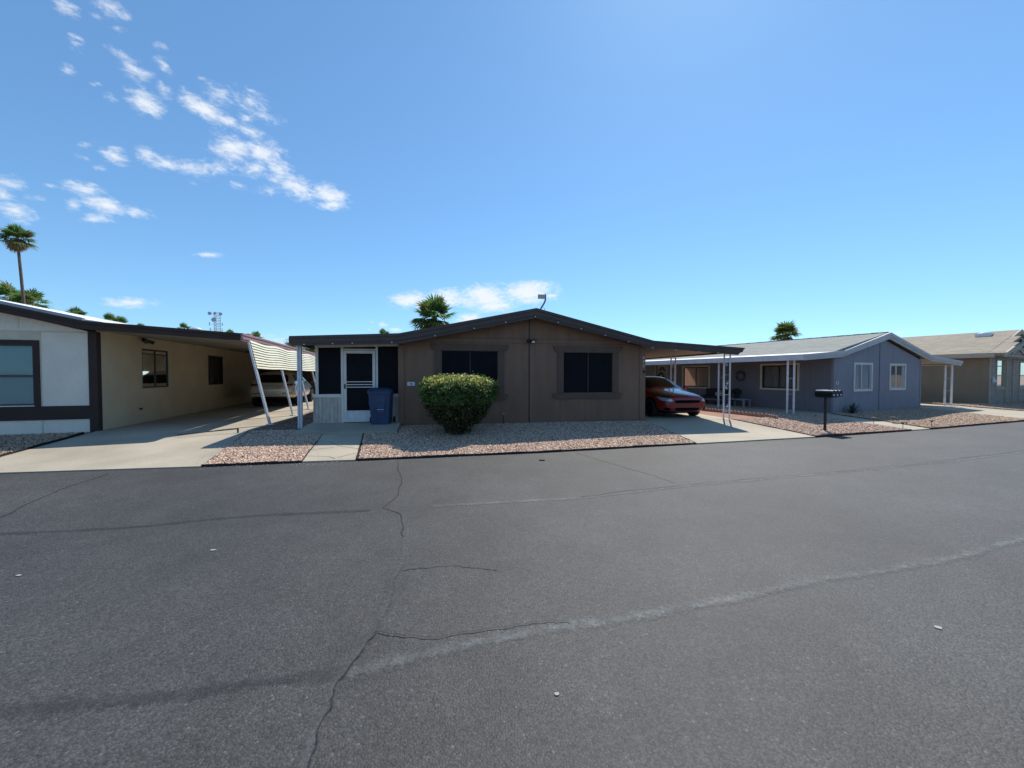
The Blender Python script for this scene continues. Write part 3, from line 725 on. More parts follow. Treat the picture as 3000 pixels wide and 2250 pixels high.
edging('garden_edging', [(-8.3, 5.75), (-9.2, 6.86), (-10.83, 9.7)], .06, .03, M['edging'], 'dark edging at the far left beside the white stucco house driveway')
mb = MB()
sc = [(7.75, 16.2), (8.15, 15.3), (8.4, 14.62), (8.9, 13.36), (8.82, 12.75)]
for a, b in zip(sc[:-1], sc[1:]):
    A, Bv = Vector((*a, 0)), Vector((*b, 0)); n = int((Bv - A).length / .14)
    dd = (Bv - A).normalized()
    for k in range(n):
        c = A.lerp(Bv, (k + .5) / n); c = Vector(warp(c.x, c.y))
        mb.bar((c - dd * .065) + Vector((0, 0, .04)), (c + dd * .065) + Vector((0, 0, .04)), .05, .08)
        mb.tube(c + Vector((-dd.y, dd.x, 0)) * .026 + Vector((0, 0, .08)), c - Vector((-dd.y, dd.x, 0)) * .026 + Vector((0, 0, .08)), .062, n=12)
tag(mb.build('garden_edging', M['scallop']), 'row of scalloped reddish edging blocks behind the red car', 'garden edging')

# stray stones spilled over the edges on to path, drive and road; dry leaves under the bush
def strays(name, pts, sd, n, size, palette, zoff=.012):
    V = []; F = []; C = []
    for k in range(n):
        i = random.randrange(len(pts) - 1); t = random.random(); a, b_ = pts[i], pts[i + 1]
        x = a[0] + (b_[0] - a[0]) * t + random.gauss(0, sd); y = a[1] + (b_[1] - a[1]) * t + random.gauss(0, sd)
        X, Y, Z = warp(x, y); r = size * random.uniform(.5, 1.2); b0 = len(V); c = palette[random.randrange(len(palette))]; w = random.uniform(.7, 1.1)
        for dx, dy, dz in ((1, 0, 0), (0, .8, 0), (-1, 0, 0), (0, -.8, 0), (0, 0, .6), (0, 0, -.6)):
            V.append((X + dx * r, Y + dy * r, Z + dz * r + zoff + r * .3)); C.append((c[0] * w, c[1] * w, c[2] * w))
        F += [(b0 + p, b0 + q, b0 + s_) for p, q, s_ in ((0, 1, 4), (1, 2, 4), (2, 3, 4), (3, 0, 4), (1, 0, 5), (2, 1, 5), (3, 2, 5), (0, 3, 5))]
    o = tri_mesh(name, V, F, C, M['gravelcol']); tag(o, kind='stuff'); return o
def tri_mesh(name, V, F, C, m, parent=None):
    V = np.asarray(V, float); F = np.asarray(F, np.int32)
    me = bpy.data.meshes.new(name); me.vertices.add(len(V)); me.vertices.foreach_set('co', V.ravel())
    k = F.shape[1]
    me.loops.add(F.size); me.loops.foreach_set('vertex_index', F.ravel()); me.polygons.add(len(F)); me.polygons.foreach_set('loop_start', np.arange(0, F.size, k, dtype=np.int32))
    me.update(calc_edges=True); me.validate()
    cc = np.ones((len(V), 4)); cc[:, :3] = C
    at = me.color_attributes.new('tint', 'FLOAT_COLOR', 'POINT'); at.data.foreach_set('color', cc.ravel())
    me.materials.append(m); o = bpy.data.objects.new(name, me); col.objects.link(o)
    if parent: o.parent = parent
    return o
strays('gravel', [(-5.05, 6.15), (-3.6, 6.45), (-2.7, 6.6), (.6, 7.28), (3.98, 8.15), (7.25, 9.1), (10.7, 10.2), (16.4, 12.2)], .10, 420, .012, PINK, .0)
strays('gravel', [(-3.6, 6.6), (-5.0, 10.4)], .12, 60, .011, PINK, .03)
strays('gravel', [(-2.75, 6.7), (-3.66, 9.4)], .10, 60, .011, PINK, .03)
strays('gravel', [(-5.05, 6.3), (-6.9, 10.0)], .16, 140, .011, PINK, .055)
strays('gravel', [(4.0, 8.3), (4.3, 12.2)], .10, 90, .011, PINK, .03)
strays('dry_leaves', [(-1.9, 9.2), (-.8, 9.2)], .35, 260, .017, [(.20, .13, .06), (.13, .09, .05), (.25, .19, .08)], .03)
mb = MB(); w0 = warp(-7.9, 9.05); w1 = warp(-6.95, 9.75)
mb.bar((w0[0], w0[1], w0[2] + .09), (w1[0], w1[1], w1[2] + .13), .02, .02); mb.bar((w1[0] - .02, w1[1], w1[2] + .02), (w1[0] - .02, w1[1], w1[2] + .14), .03, .03)
tag(mb.build('metal_rod', M['dark_metal']), 'thin dark rod lying across the left driveway edge near the leaning post', 'rod')

# ------------------------------------------------------------------ wall and window helpers
def mapper(kind, off):
    """kind: 'front' -> outward -y ; 'east' -> plane x=off outward +x ; 'west' -> outward -x. d = depth into wall"""
    if kind == 'front': return lambda a, d, z: (a, off + d, z)
    if kind == 'east': return lambda a, d, z: (off - d, a, z)
    return lambda a, d, z: (off + d, a, z)
def fbox(mb, f, a0, a1, z0, z1, d0, d1, mi=0):
    p, q = f(a0, d0, z0), f(a1, d1, z1)
    mb.box(min(p[0], q[0]), max(p[0], q[0]), min(p[1], q[1]), max(p[1], q[1]), z0, z1, mi)
def wallgrid(mb, f, a0, a1, z0, z1, ops, depth=.1, mi=0):
    A = sorted({a0, a1} | {o[0] for o in ops} | {o[1] for o in ops}); Z = sorted({z0, z1} | {o[2] for o in ops} | {o[3] for o in ops})
    for i in range(len(A) - 1):
        for j in range(len(Z) - 1):
            am, zm = (A[i] + A[i + 1]) / 2, (Z[j] + Z[j + 1]) / 2
            if any(o[0] < am < o[1] and o[2] < zm < o[3] for o in ops): continue
            mb.quad(f(A[i], 0, Z[j]), f(A[i + 1], 0, Z[j]), f(A[i + 1], 0, Z[j + 1]), f(A[i], 0, Z[j + 1]), mi)
    for (x0, x1, y0, y1) in ops:
        for (p, q) in (((x0, y0), (x1, y0)), ((x1, y0), (x1, y1)), ((x1, y1), (x0, y1)), ((x0, y1), (x0, y0))):
            mb.quad(f(p[0], 0, p[1]), f(q[0], 0, q[1]), f(q[0], depth, q[1]), f(p[0], depth, p[1]), mi)
def window(root, f, a0, a1, z0, z1, fw=.07, proud=.03, fm='white_frame', mull=(), hbar=(), gm='glass', blind=None, bm='blind', sash=.03, sm=None):
    """opening a0..a1, z0..z1; outer casing of width fw proud of the wall, sash inside, glass, blinds behind"""
    mb = MB()
    if fw:
        for (x0, x1, y0, y1) in ((a0 - fw, a1 + fw, z1, z1 + fw), (a0 - fw, a1 + fw, z0 - fw, z0), (a0 - fw, a0, z0, z1), (a1, a1 + fw, z0, z1)):
            fbox(mb, f, x0, x1, y0, y1, -proud, .002)
    w = mb.build('window', M[fm], root) if fw else None
    sb = MB()
    for (x0, x1, y0, y1) in ((a0, a1, z1 - sash, z1), (a0, a1, z0, z0 + sash), (a0, a0 + sash, z0 + sash, z1 - sash), (a1 - sash, a1, z0 + sash, z1 - sash)):
        fbox(sb, f, x0, x1, y0, y1, .012, .05)
    for m_ in mull: fbox(sb, f, m_ - .018, m_ + .018, z0 + sash, z1 - sash, .010, .047)
    for h_ in hbar: fbox(sb, f, a0 + sash, a1 - sash, h_ - .02, h_ + .02, .008, .045)
    if w is None:
        w = sb.build('window', M[sm or fm], root)
    else:
        sb.build('sash', M[sm or fm], w)
    g = MB(); g.quad(f(a0 + .002, .03, z0 + .002), f(a1 - .002, .03, z0 + .002), f(a1 - .002, .03, z1 - .002), f(a0 + .002, .03, z1 - .002))
    g.build('glass', M[gm], w)
    if blind == 'h':
        b = MB(); z = z1 - .03
        while z > z0 + .02:
            p = [f(a0 + .03, .056, z - .040), f(a1 - .03, .056, z - .040), f(a1 - .03, .064, z - .006), f(a0 + .03, .064, z - .006)]
            b.quad(*p); z -= .036
        b.build('blind', M[bm], w)
    elif blind == 'v':
        b = MB(); a = a0 + .04
        while a < a1 - .04:
            wob = random.uniform(-.02, .02)
            b.quad(f(a, .075 + wob, z0 + .02), f(a + .085, .09, z0 + .02), f(a + .085, .09, z1 - .03), f(a, .075, z1 - .03)); a += .082
        b.build('blind', M[bm], w)
    # shallow box behind, the unlit room's shade put into its near-black colour
    rb = MB(); c_ = [(a0 - .01, z0 - .01), (a1 + .01, z0 - .01), (a1 + .01, z1 + .01), (a0 - .01, z1 + .01)]
    rb.quad(*[f(a, .55, z_) for a, z_ in c_])
    for k in range(4):
        p, q = c_[k], c_[(k + 1) % 4]; rb.quad(f(p[0], .10, p[1]), f(q[0], .10, q[1]), f(q[0], .55, q[1]), f(p[0], .55, p[1]))
    rb.build('room_backdrop', M['room'], w)
    return w
def text_obj(name, s, size, loc, rot, m, parent, ext=.003):
    cu = bpy.data.curves.new(name, 'FONT'); cu.body = s; cu.size = size; cu.extrude = ext; cu.align_x = 'CENTER'; cu.align_y = 'CENTER'
    tmp = bpy.data.objects.new(name, cu); col.objects.link(tmp)
    dg = bpy.context.evaluated_depsgraph_get()
    me = bpy.data.meshes.new_from_object(tmp.evaluated_get(dg))
    bpy.data.objects.remove(tmp); bpy.data.curves.remove(cu)
    me.materials.clear(); me.materials.append(m)
    o = bpy.data.objects.new(name, me); col.objects.link(o); o.location = loc; o.rotation_euler = rot
    if parent: o.parent = parent
    return o
def lattice_post(root, x, y, z0, z1, w=.19, ang=0, m='pink_white', scrolls=(.16, .5, .84), wb=.045):
    mb = MB(); ca, sa = math.cos(R(ang)), math.sin(R(ang))
    P = lambda t, z: (x + ca * t, y + sa * t, z)
    for s in (-1, 1):
        mb.bar(P(s * w / 2, z0), P(s * w / 2, z1), wb, .045, up=(-sa, ca, 0))
    for q in scrolls:
        zc = z0 + (z1 - z0) * q; h = .14
        pts = []
        for k in range(25):
            t = k / 24 * 2 - 1
            a = t * 3.6
            rr = w * .5 * .55
            if t < -.45: c = (-rr * .2, -h * .62); aa = (t + .45) * 9; pts.append((c[0] + rr * math.cos(aa) * (1 + t * .3), c[1] + rr * .9 * math.sin(aa)))
            elif t > .45: c = (rr * .2, h * .62); aa = (t - .45) * 9 + math.pi; pts.append((c[0] + rr * math.cos(aa) * (1 - t * .3), c[1] + rr * .9 * math.sin(aa)))
            else: pts.append((rr * .8 * -t / .45 * -1 * .9, t / .45 * h * .62))
        mb.path([P(a, zc + b) for a, b in pts], .006, 5)
    for q in (.06, .36, .65, .95):
        zc = z0 + (z1 - z0) * q
        mb.bar(P(-w / 2, zc), P(w / 2, zc), .012, .012)
    return mb.build('post', M[m], root)

# ------------------------------------------------------------------ brown house
HB = thing('mobile_home', (*FB.O, 0), FB.deg, 'dark brown gabled home with screened porch and two black screened windows', 'house')
f = mapper('front', 0)
W1 = (1.03, 2.695, .93, 2.215); W2 = (4.745, 6.365, .94, 2.20)
mb = MB()
wallgrid(mb, f, -.18, 7.46, -.02, 2.38, [W1, W2], .06)
gab = [(-.18, 2.38), (7.46, 2.38), (3.768, 3.30)]
mb.prism([gab[0], gab[1], (7.3, 2.42), (3.768, 3.28), (.0, 2.42)], 0, .08, 'y')
fe = mapper('east', 7.46); wallgrid(mb, fe, .0, 16, -.02, 2.36, [])
fw_ = mapper('west', -.18); wallgrid(mb, fw_, .0, 16, -.02, 2.36, [])
mb.quad((-.18, 16, -.02), (7.46, 16, -.02), (7.46, 16, 2.4), (-.18, 16, 2.4)); mb.prism([(-.18, 2.4), (7.46, 2.4), (3.768, 3.32)], 15.9, 15.99, 'y')
mb.quad((-.1, .6, .0), (7.4, .6, 0), (7.4, .6, 2.38), (-.1, .6, 2.38))
mb.build('wall', M['brown_wall'], HB)
# battens, seam trims
mb = MB(); mb.box(-.20, -.04, -.022, 0, .0, 2.36); mb.build('corner_trim', M['brown_wall'], HB)
mb = MB(); mb.box(7.30, 7.484, -.024, .12, .02, 2.36); mb.build('corner_trim', M['brown_wall'], HB)
mb = MB(); mb.box(3.645, 3.672, -.012, 0, .02, 3.2); mb.build('seam_strip', M['edging'], HB)
mb = MB(); mb.box(-.03, 3.64, -.008, 0, 2.585, 2.60); mb.box(3.68, 7.29, -.008, 0, 2.585, 2.60); mb.box(-.03, 3.64, -.008, 0, 2.452, 2.462); mb.box(3.68, 7.29, -.008, 0, 2.452, 2.462)
for x in (1.2, 2.42, 4.9, 6.1): mb.box(x - .006, x + .006, -.006, 0, 2.61, 2.63 + .2 * (1 - abs(x - 3.77) / 3.7) * 2)
mb.build('seam_strip', M['brown_trim'], HB)
for (a0, a1, z0, z1) in (W1, W2):
    cx = (a0 + a1) / 2
    mb = MB()
    mb.prism([(a0 - .33, z1 + .19), (a1 + .33, z1 + .19), (a1 + .31, z1 + .07), (a1 + .22, z1), (a0 - .22, z1), (a0 - .31, z1 + .07)], -.045, -.002, 'y')
    mb.box(a0 - .20, a0, -.03, -.002, z0, z1); mb.box(a1, a1 + .19, -.03, -.002, z0, z1)
    mb.prism([(a0 - .33, z0 - .02), (a1 + .30, z0 - .02), (a1 + .30, z0 - .11), (a1 + .24, z0 - .18), (a0 - .27, z0 - .18), (a0 - .33, z0 - .11)], -.05, -.002, 'y')
    w = mb.build('window', M['brown_trim'], HB)
    mb = MB(); mb.quad((a0, .02, z0 - .02), (a1, .02, z0 - .02), (a1, .02, z1), (a0, .02, z1)); mb.build('sun_screen', M['screen'], w)
    mb = MB(); mb.box(cx - .008, cx + .008, .002, .018, z0, z1)
    for (x0, x1, y0, y1) in ((a0, a1, z1 - .015, z1), (a0, a1, z0 - .02, z0), (a0, a0 + .015, z0, z1 - .015), (a1 - .015, a1, z0, z1 - .015)): mb.box(x0, x1, .002, .018, y0, y1)
    mb.build('screen_frame', M['brown_trim'], w)
# fascia: three stepped bands
top = [(-2.91, 2.521), (-.12, 2.645), (3.768, 3.453), (7.50, 2.560), (10.73, 2.372)]
bot = [(-2.87, 2.275), (-.12, 2.352), (3.762, 3.165), (7.25, 2.375), (10.50, 2.143)]
def lerp_path(t): return [(a[0] + (b[0] - a[0]) * t, a[1] + (b[1] - a[1]) * t) for a, b in zip(top, bot)]
mb = MB()
mb.strip(lerp_path(0), lerp_path(.26), -.49, -.40)
mb.strip(lerp_path(.262), lerp_path(.66), -.465, -.40)
mb.strip(lerp_path(.662), lerp_path(1), -.45, -.40)
mb.build('fascia', M['brown_fascia'], HB)
# side gutters
mb = MB()
mb.prism([(-2.95, 2.50), (-2.86, 2.50), (-2.86, 2.33), (-2.91, 2.30), (-2.95, 2.36)], -.40, 12, 'y')
mb.build('gutter', M['brown_fascia'], HB); mb = MB()
mb.prism([(10.73, 2.35), (10.62, 2.35), (10.62, 2.24), (10.68, 2.23), (10.73, 2.27)], -.40, 12, 'y')
mb.build('gutter', M['brown_fascia'], HB)
# roofs
mb = MB()
rt = [(-.12, 2.62), (3.768, 3.43), (7.50, 2.535)]
mb.strip(rt, [(x, z - .10) for x, z in rt], -.40, 16.3)
mb.build('roof', M['brown_roof'], HB)
mb = MB(); mb.strip([(-2.86, 2.49), (-.121, 2.61)], [(-2.86, 2.42), (-.121, 2.54)], -.40, 12); mb.build('porch_roof', M['brown_roof'], HB)
mb = MB(); mb.strip([(7.501, 2.53), (10.62, 2.345)], [(7.501, 2.44), (10.62, 2.285)], -.40, 12); mb.build('carport_roof', M['tan_ceiling'], HB)
# soffit filler under fascia between wall and roof is the gable prism; porch lintel
PV = .16
mb = MB()
PX0, PX1 = -2.45, -.2
mb.prism([(PX0 - .03, 2.26), (PX1, 2.335), (PX1, 2.40), (PX0 - .03, 2.33)], PV - .02, PV + .08, 'y')        # top beam
mb.box(PX0 - .02, PX0 + .055, PV - .015, PV + .07, .95, 2.265)
mb.box(-1.79, -1.725, PV - .015, PV + .07, .13, 2.28)
mb.box(-.845, -.785, PV - .015, PV + .07, .13, 2.31)
mb.box(PX0 - .09, -1.79, PV - .03, PV + .07, .86, .95); mb.box(-.785, PX1, PV - .03, PV + .07, .86, .95)
mb.box(-1.725, -.845, PV - .01, PV + .06, 2.205, 2.245)
mb.box(PX0 - .03, PX0 + .05, PV + .08, 12, 2.2, 2.27); mb.box(PX0 - .03, PX0 + .05, PV + .08, 12, .86, .95)
for v in (2, 4, 6, 8, 10, 11.95): mb.box(PX0 - .02, PX0 + .04, v - .03, v + .03, .95, 2.2)
mb.build('porch_frame', M['white_frame'], HB)
mb = MB()
mb.box(PX0 - .085, -1.792, PV - .01, PV + .05, .13, .86); mb.box(-.783, PX1, PV - .01, PV + .05, .10, .86)
mb.box(PX0 - .085, PX0 - .03, PV + .05, 12, .10, .86)
mb.build('porch_skirting', M['white_skirt'], HB)
mb = MB()
mb.box(PX0 + .055, -1.79, PV + .03, PV + .036, .95, 2.28)
mb.build('sun_screen', M['screen'], HB)
mb = MB(); mb.box(-.785, PX1, PV + .03, PV + .036, .95, 2.34); mb.build('sun_screen', M['screen'], HB)
mb = MB(); mb.box(-1.725, -.845, PV + .03, PV + .036, 2.245, 2.31); mb.build('sun_screen', M['screen'], HB)
mb = MB(); mb.box(PX0 + .005, PX0 + .011, PV + .08, 12, .95, 2.2); mb.build('sun_screen', M['screen'], HB)
mb = MB(); mb.quad((PX0, 12, .1), (-.2, 12, .1), (-.2, 12, 2.4), (PX0, 12, 2.4)); mb.build('porch_back_wall', M['brown_wall'], HB)
# screen door
dx0, dx1, dz0, dz1 = -1.715, -.855, .15, 2.195
mb = MB()
fd = mapper('front', PV)
for (x0, x1, y0, y1) in ((dx0, dx1, dz1 - .085, dz1), (dx0, dx1, dz0, dz0 + .06), (dx0, dx0 + .075, dz0 + .06, dz1 - .085), (dx1 - .075, dx1, dz0 + .06, dz1 - .085)):
    fbox(mb, fd, x0, x1, y0, y1, -.035, .01)
for z in (1.30, 1.22, 1.145): fbox(mb, fd, dx0 + .075, dx1 - .075, z - .012, z + .012, -.028, .005)
fbox(mb, fd, dx0 + .075, dx1 - .075, .455, .475, -.030, .005)
door = mb.build('screen_door', M['white_frame'], HB)
mb = MB(); fbox(mb, fd, dx0 + .075, dx1 - .075, .475, dz1 - .085, -.012, -.006); mb.build('sun_screen', M['screen'], door)
mb = MB(); fbox(mb, fd, dx0 + .075, dx1 - .075, .21, .455, -.018, -.004); mb.build('kick_plate', M['galv'], door)
mb = MB(); fbox(mb, fd, dx0 + .015, dx0 + .05, 1.10, 1.24, -.05, -.035); fbox(mb, fd, dx0 + .02, dx0 + .04, 1.14, 1.18, -.085, -.05); mb.build('handle', M['black_plastic'], door)
# porch post (galvanised channel)
mb = MB()
mb.box(-2.83, -2.79, -.19, -.10, .0, 2.30); mb.box(-2.79, -2.765, -.165, -.10, .0, 2.30); mb.box(-2.765, -2.725, -.19, -.10, .0, 2.30); mb.box(-2.85, -2.70, -.2, -.06, .0, .02)
mb.build('post', M['galv'], HB)
lattice_post(HB, 10.345, -.15, .03, 2.29, .17, -45)
lattice_post(HB, 10.345, 2.9, .03, 2.29, .17, -45)
lattice_post(HB, 10.345, 6.2, .03, 2.29, .17, -45)
# flood light
mb = MB(); mb.box(3.63, 3.72, -.05, -.012, 2.48, 2.57); mb.tube((3.60, -.10, 2.53), (3.66, -.05, 2.53), .045, n=12); mb.tube((3.60, -.16, 2.50), (3.60, -.08, 2.54), .055, .04, n=12)
mb.box(3.70, 3.86, -.16, -.05, 2.52, 2.56)
fl = mb.build('flood_light', M['black_plastic'], HB)
mb = MB(); mb.box(3.72, 3.80, -.15, -.06, 2.47, 2.52); mb.build('lens', M['blind'], fl)
# number plaque and digits
mb = MB(); mb.box(.05, .262, -.014, -.002, 1.182, 1.29); pl = mb.build('number_plate', M['plaque'], HB)
text_obj('number', '79', .10, (.156, -.016, 1.220), (R(90), 0, 0), M['ink'], pl)
for i, ch in enumerate('642'): text_obj('number', ch, .14, (7.42, -.028, 2.06 - i * .135), (R(90), 0, 0), M['num'], HB)
mb = MB(); mb.box(7.40, 7.46, -.06, -.024, 1.56, 1.64); mb.build('doorbell_box', M['black_plastic'], HB)
# rooftop antenna arm
mb = MB(); mb.path([(4.10, 1.0, 3.36), (4.30, 1.0, 3.74), (4.40, 1.0, 3.90), (4.435, 1.0, 4.0), (4.43, 1.0, 4.18)], .026, 8)
mb.path([(4.36, .97, 3.35), (4.40, .97, 3.7), (4.31, .97, 3.76)], .006, 5); mb.box(4.02, 4.18, .92, 1.08, 3.30, 3.38)
an = mb.build('antenna', M['mauve'], HB)
mb = MB(); mb.box(4.17, 4.405, .93, .99, 4.02, 4.155); mb.build('panel', M['antenna_tan'], an)
# riser pipe and step
mb = MB(); mb.tube((2.845, -.12, 0), (2.845, -.12, .31), .011, n=8)
rp = mb.build('water_riser', M['black_plastic']); rp.location = (*FB.O, 0); rp.rotation_euler = (0, 0, R(10)); tag(rp, 'thin dark standpipe with pale cap beside the brown wall', 'pipe')
mb = MB(); mb.sphere((2.85, -.12, .325), .02, 8, 5); mb.build('cap', M['bulb'], rp)
# string lights
SL = thing('string_lights', (*FB.O, 0), FB.deg, 'string of small white bulbs hung along the brown fascia', 'string lights')
bl = [(-2.547, 2.303), (-1.838, 2.333), (-1.337, 2.353), (-.312, 2.388), (.848, 2.591), (1.949, 2.821), (2.861, 3.014), (3.739, 3.201), (4.429, 3.048), (5.143, 2.873), (5.904, 2.695), (6.667, 2.512), (7.469, 2.333), (8.256, 2.281), (9.065, 2.231), (9.738, 2.203)]
mb = MB(); mb.path([(x, -.458, z + .02) for x, z in bl], .004, 5); mb.build('wire', M['black_plastic'], SL)
for x, z in bl:
    mb = MB(); mb.sphere((x, -.478, z), .019, 8, 6); mb.build('bulb', M['bulb'], SL, smooth=True)

# ------------------------------------------------------------------ trash bin
bc = FB.w(-.66, -.03)
TB = thing('trash_bin', (bc[0], bc[1], .075), 10, 'navy blue wheeled trash bin standing beside the screen door', 'trash bin')
def taper(mb, w0, d0, w1, d1, z0, z1, n=1, mi=0, r=.05):
    def ring(w, d, z):
        pts = []
        for sx, sy, a0 in ((1, 1, 0), (-1, 1, 90), (-1, -1, 180), (1, -1, 270)):
            for k in range(4):
                a = R(a0 + k * 30); pts.append((sx * (w / 2 - r) + r * math.cos(a), sy * (d / 2 - r) + r * math.sin(a), z))
        return pts
    A, Bq = ring(w0, d0, z0), ring(w1, d1, z1); n = 16
    mb.add(A + Bq, [(i, (i + 1) % n, (i + 1) % n + n, i + n) for i in range(n)] + [tuple(range(n))[::-1], tuple(range(n, 2 * n))], mi)
mb = MB(); taper(mb, .49, .52, .62, .70, .0, .94); taper(mb, .66, .74, .67, .75, .90, .97)
mb.box(-.13, .16, -.345, -.27, .66, .86); mb.box(-.08, .12, -.33, -.26, .36, .66); mb.box(-.30, -.24, -.30, -.22, .60, .92)
mb.build('body', M['bin'], TB)
mb = MB(); taper(mb, .68, .77, .64, .70, .972, 1.02, r=.07); taper(mb, .60, .64, .50, .52, 1.02, 1.055, r=.1); mb.box(-.34, .34, .36, .44, .985, 1.03)
mb.build('lid', M['bin_lid'], TB)
mb = MB(); mb.box(-.07, .11, -.345, -.331, .455, .465); mb.build('grab_bar', M['galv'], TB)
for s in (-1, 1):
    mb = MB(); mb.tube((s * .30, .22, .10), (s * .35, .22, .10), .125, n=20); mb.build('wheel', M['rubber'], TB)

# ------------------------------------------------------------------ left stucco house
HL = thing('mobile_home', (*FL.O, 0), FL.deg, 'white and cream stucco home with dark brown trim and louvred carport', 'house')
mb = MB(); f = mapper('front', 0)
LW = (-2.75, -1.24, .725, 2.262)
wallgrid(mb, f, -7.3, -.15, -.05, .35, []); wallgrid(mb, f, -7.3, -.15, .70, 2.60, [LW])
mb.quad((-7.3, 0, .35), (-.15, 0, .35), (-.15, 0, .70), (-7.3, 0, .70))
mb.build('front_wall', M['white_stucco'], HL)
mb = MB(); fe = mapper('east', 0)
LS1 = (1.90, 3.36, 1.08, 2.315); LS2 = (6.32, 7.82, 1.075, 2.325)
wallgrid(mb, fe, .02, 16, -.05, 2.80, [LS1, LS2])
mb.quad((0, 16, -.05), (-7.3, 16, -.05), (-7.3, 16, 2.6), (0, 16, 2.6)); mb.quad((-7.3, 0, -.05), (-7.3, 16, -.05), (-7.3, 16, 2.6), (-7.3, 0, 2.6))
mb.prism([(0, 2.6), (0, 2.8), (-3.65, 3.6), (-7.3, 2.8), (-7.3, 2.6)], 15.9, 15.99, 'y')
mb.build('side_wall', M['cream_stucco'], HL)
mb = MB()
mb.box(-.15, .03, -.035, .12, -.05, 2.62)
mb.box(-7.3, -.15, -.03, 0, .35, .70)
mb.box(-1.24, -1.12, -.03, 0, .70, 2.37); mb.box(-7.3, -1.24, -.03, 0, 2.262, 2.37)
mb.build('trim', M['brown_stucco'], HL)
mb = MB(); mb.box(-1.12, -1.10, -.012, 0, .70, 2.6); mb.box(-1.12, -1.10, -.012, 0, -.02, .35); mb.box(-7.3, -.3, -.02, 0, 2.585, 2.612); mb.box(-7.3, -1.12, -.015, 0, 2.38, 2.585)
mb.build('cream_panel', M['cream_board'], HL)
mb = MB(); mb.prism([(-7.3, 2.612), (-.30, 2.612), (-.05, 2.60), (-3.65, 3.52)], -.015, .06, 'y'); mb.build('gable_panel', M['white_stucco'], HL)
mb = MB(); mb.box(-1.505, -1.495, -.02, -.014, 2.65, 2.95); mb.build('seam_strip', M['cream_board'], HL)
window(HL, f, *LW, fw=0, fm='dark_metal', sm='dark_metal', hbar=(1.47,), gm='teal_glass', blind='h', sash=.04)
window(HL, fe, *LS1, fw=0, fm='dark_metal', mull=(2.63,), gm='glass', blind='v', bm='vblind', sash=.05)
window(HL, fe, *LS2, fw=0, fm='dark_metal', mull=(7.08,), gm='glass', blind='v', bm='vblind', sash=.05)
# fascia
ft = [(-3.65, 3.66), (.0, 2.857), (3.42, 2.652)]; fb_ = [(-3.65, 3.46), (-.03, 2.650), (3.42, 2.449)]
mid = [(a[0], a[1] - .07) for a in ft]
mb = MB(); mb.strip(ft, mid, -.43, -.33); mb.strip([(x, z - .002) for x, z in mid], fb_, -.40, -.33); mb.build('fascia', M['brown_stucco'], HL)
mb = MB(); mb.strip([(-7.35, 2.84), (-3.65, 3.66)], [(-7.35, 2.64), (-3.65, 3.46)], -.40, -.33); mb.build('fascia', M['brown_stucco'], HL)
mb = MB(); mb.strip([(-3.65, 3.74), (.0, 2.93)], [(-3.65, 3.662), (.0, 2.859)], -.44, -.36); mb.build('drip_edge', M['grey_drip'], HL)
mb = MB()
mb.strip([(-7.3, 2.89), (-3.65, 3.72), (.0, 2.90), (.35, 2.85)], [(-7.3, 2.80), (-3.65, 3.62), (.0, 2.80), (.35, 2.78)], -.36, 16.2)
mb.build('roof', M['white_roof'], HL)
mb = MB(); mb.strip([(.02, 2.78), (3.40, 2.60)], [(.02, 2.66), (3.40, 2.50)], -.33, 16); mb.build('carport_roof', M['soffit_grey'], HL)
mb = MB()
for k, (x, z0, z1) in enumerate(((3.44, 2.60, 2.655), (3.42, 2.545, 2.60), (3.44, 2.49, 2.545), (3.42, 2.44, 2.49))): mb.box(3.40, x + .015, -.43, 16, z0, z1)
mb.build('gutter', M['pink_metal'], HL)
mb = MB(); mb.box(3.0, 3.42, .2, .5, 2.66, 2.70); mb.build('roof_flashing', M['pink_metal'], HL)
# leaning posts
def Lpost(v):
    mb = MB(); b = Vector((3.95, v, .03)); t = Vector((3.44, v, 2.46))
    for dv in (-.045, .045): mb.bar(b + Vector((0, dv, 0)), t + Vector((0, dv, 0)), .03, .05, up=(1, 0, 0))
    mb.bar(b + Vector((-.015, 0, 0)), t + Vector((-.015, 0, 0)), .065, .012, up=(1, 0, 0))
    mb.box(3.86, 4.05, v - .1, v + .1, .03, .045)
    return mb.build('post', M['galv'], HL)
PVS = [.05, 2.75, 5.4, 8.1, 10.8, 13.5]
for v in PVS: Lpost(v)
# louvred awning: sagging slats between the posts
mbA = MB(); n = 10
def awn(v, t):
    seg = (v - PVS[0]) / 2.7; fr = seg - math.floor(seg)
    sag = .045 * math.sin(math.pi * fr) ** 2 * (1 - t * .75)
    z = 2.50 - sag - t * (.82)
    u = 3.95 + (3.44 - 3.95) * (z - .03) / 2.43 + .03
    return (u, v, z)
for i in range(n):
    steps = 60
    for k in range(steps):
        va = PVS[0] + .02 + (13.4) * k / steps; vb = PVS[0] + .02 + 13.4 * (k + 1) / steps
        t0, t1 = (i + .02) / n, (i + .87) / n
        a, b = awn(va, t0), awn(vb, t0); c, d_ = awn(vb, t1), awn(va, t1)
        o0, o1 = -.004, .022
        A = [(a[0] + o0, a[1], a[2]), (b[0] + o0, b[1], b[2]), (c[0] + o1, c[1], c[2]), (d_[0] + o1, d_[1], d_[2])]
        Bq = [(p[0] - .006, p[1], p[2] - .004) for p in A]
        mbA.add(A + Bq, [(0, 1, 2, 3), (7, 6, 5, 4), (0, 4, 5, 1), (3, 2, 6, 7)])
        # small return lip at the foot of each slat
        mbA.quad(A[3], A[2], (A[2][0] - .035, A[2][1], A[2][2] - .012), (A[3][0] - .035, A[3][1], A[3][2] - .012))
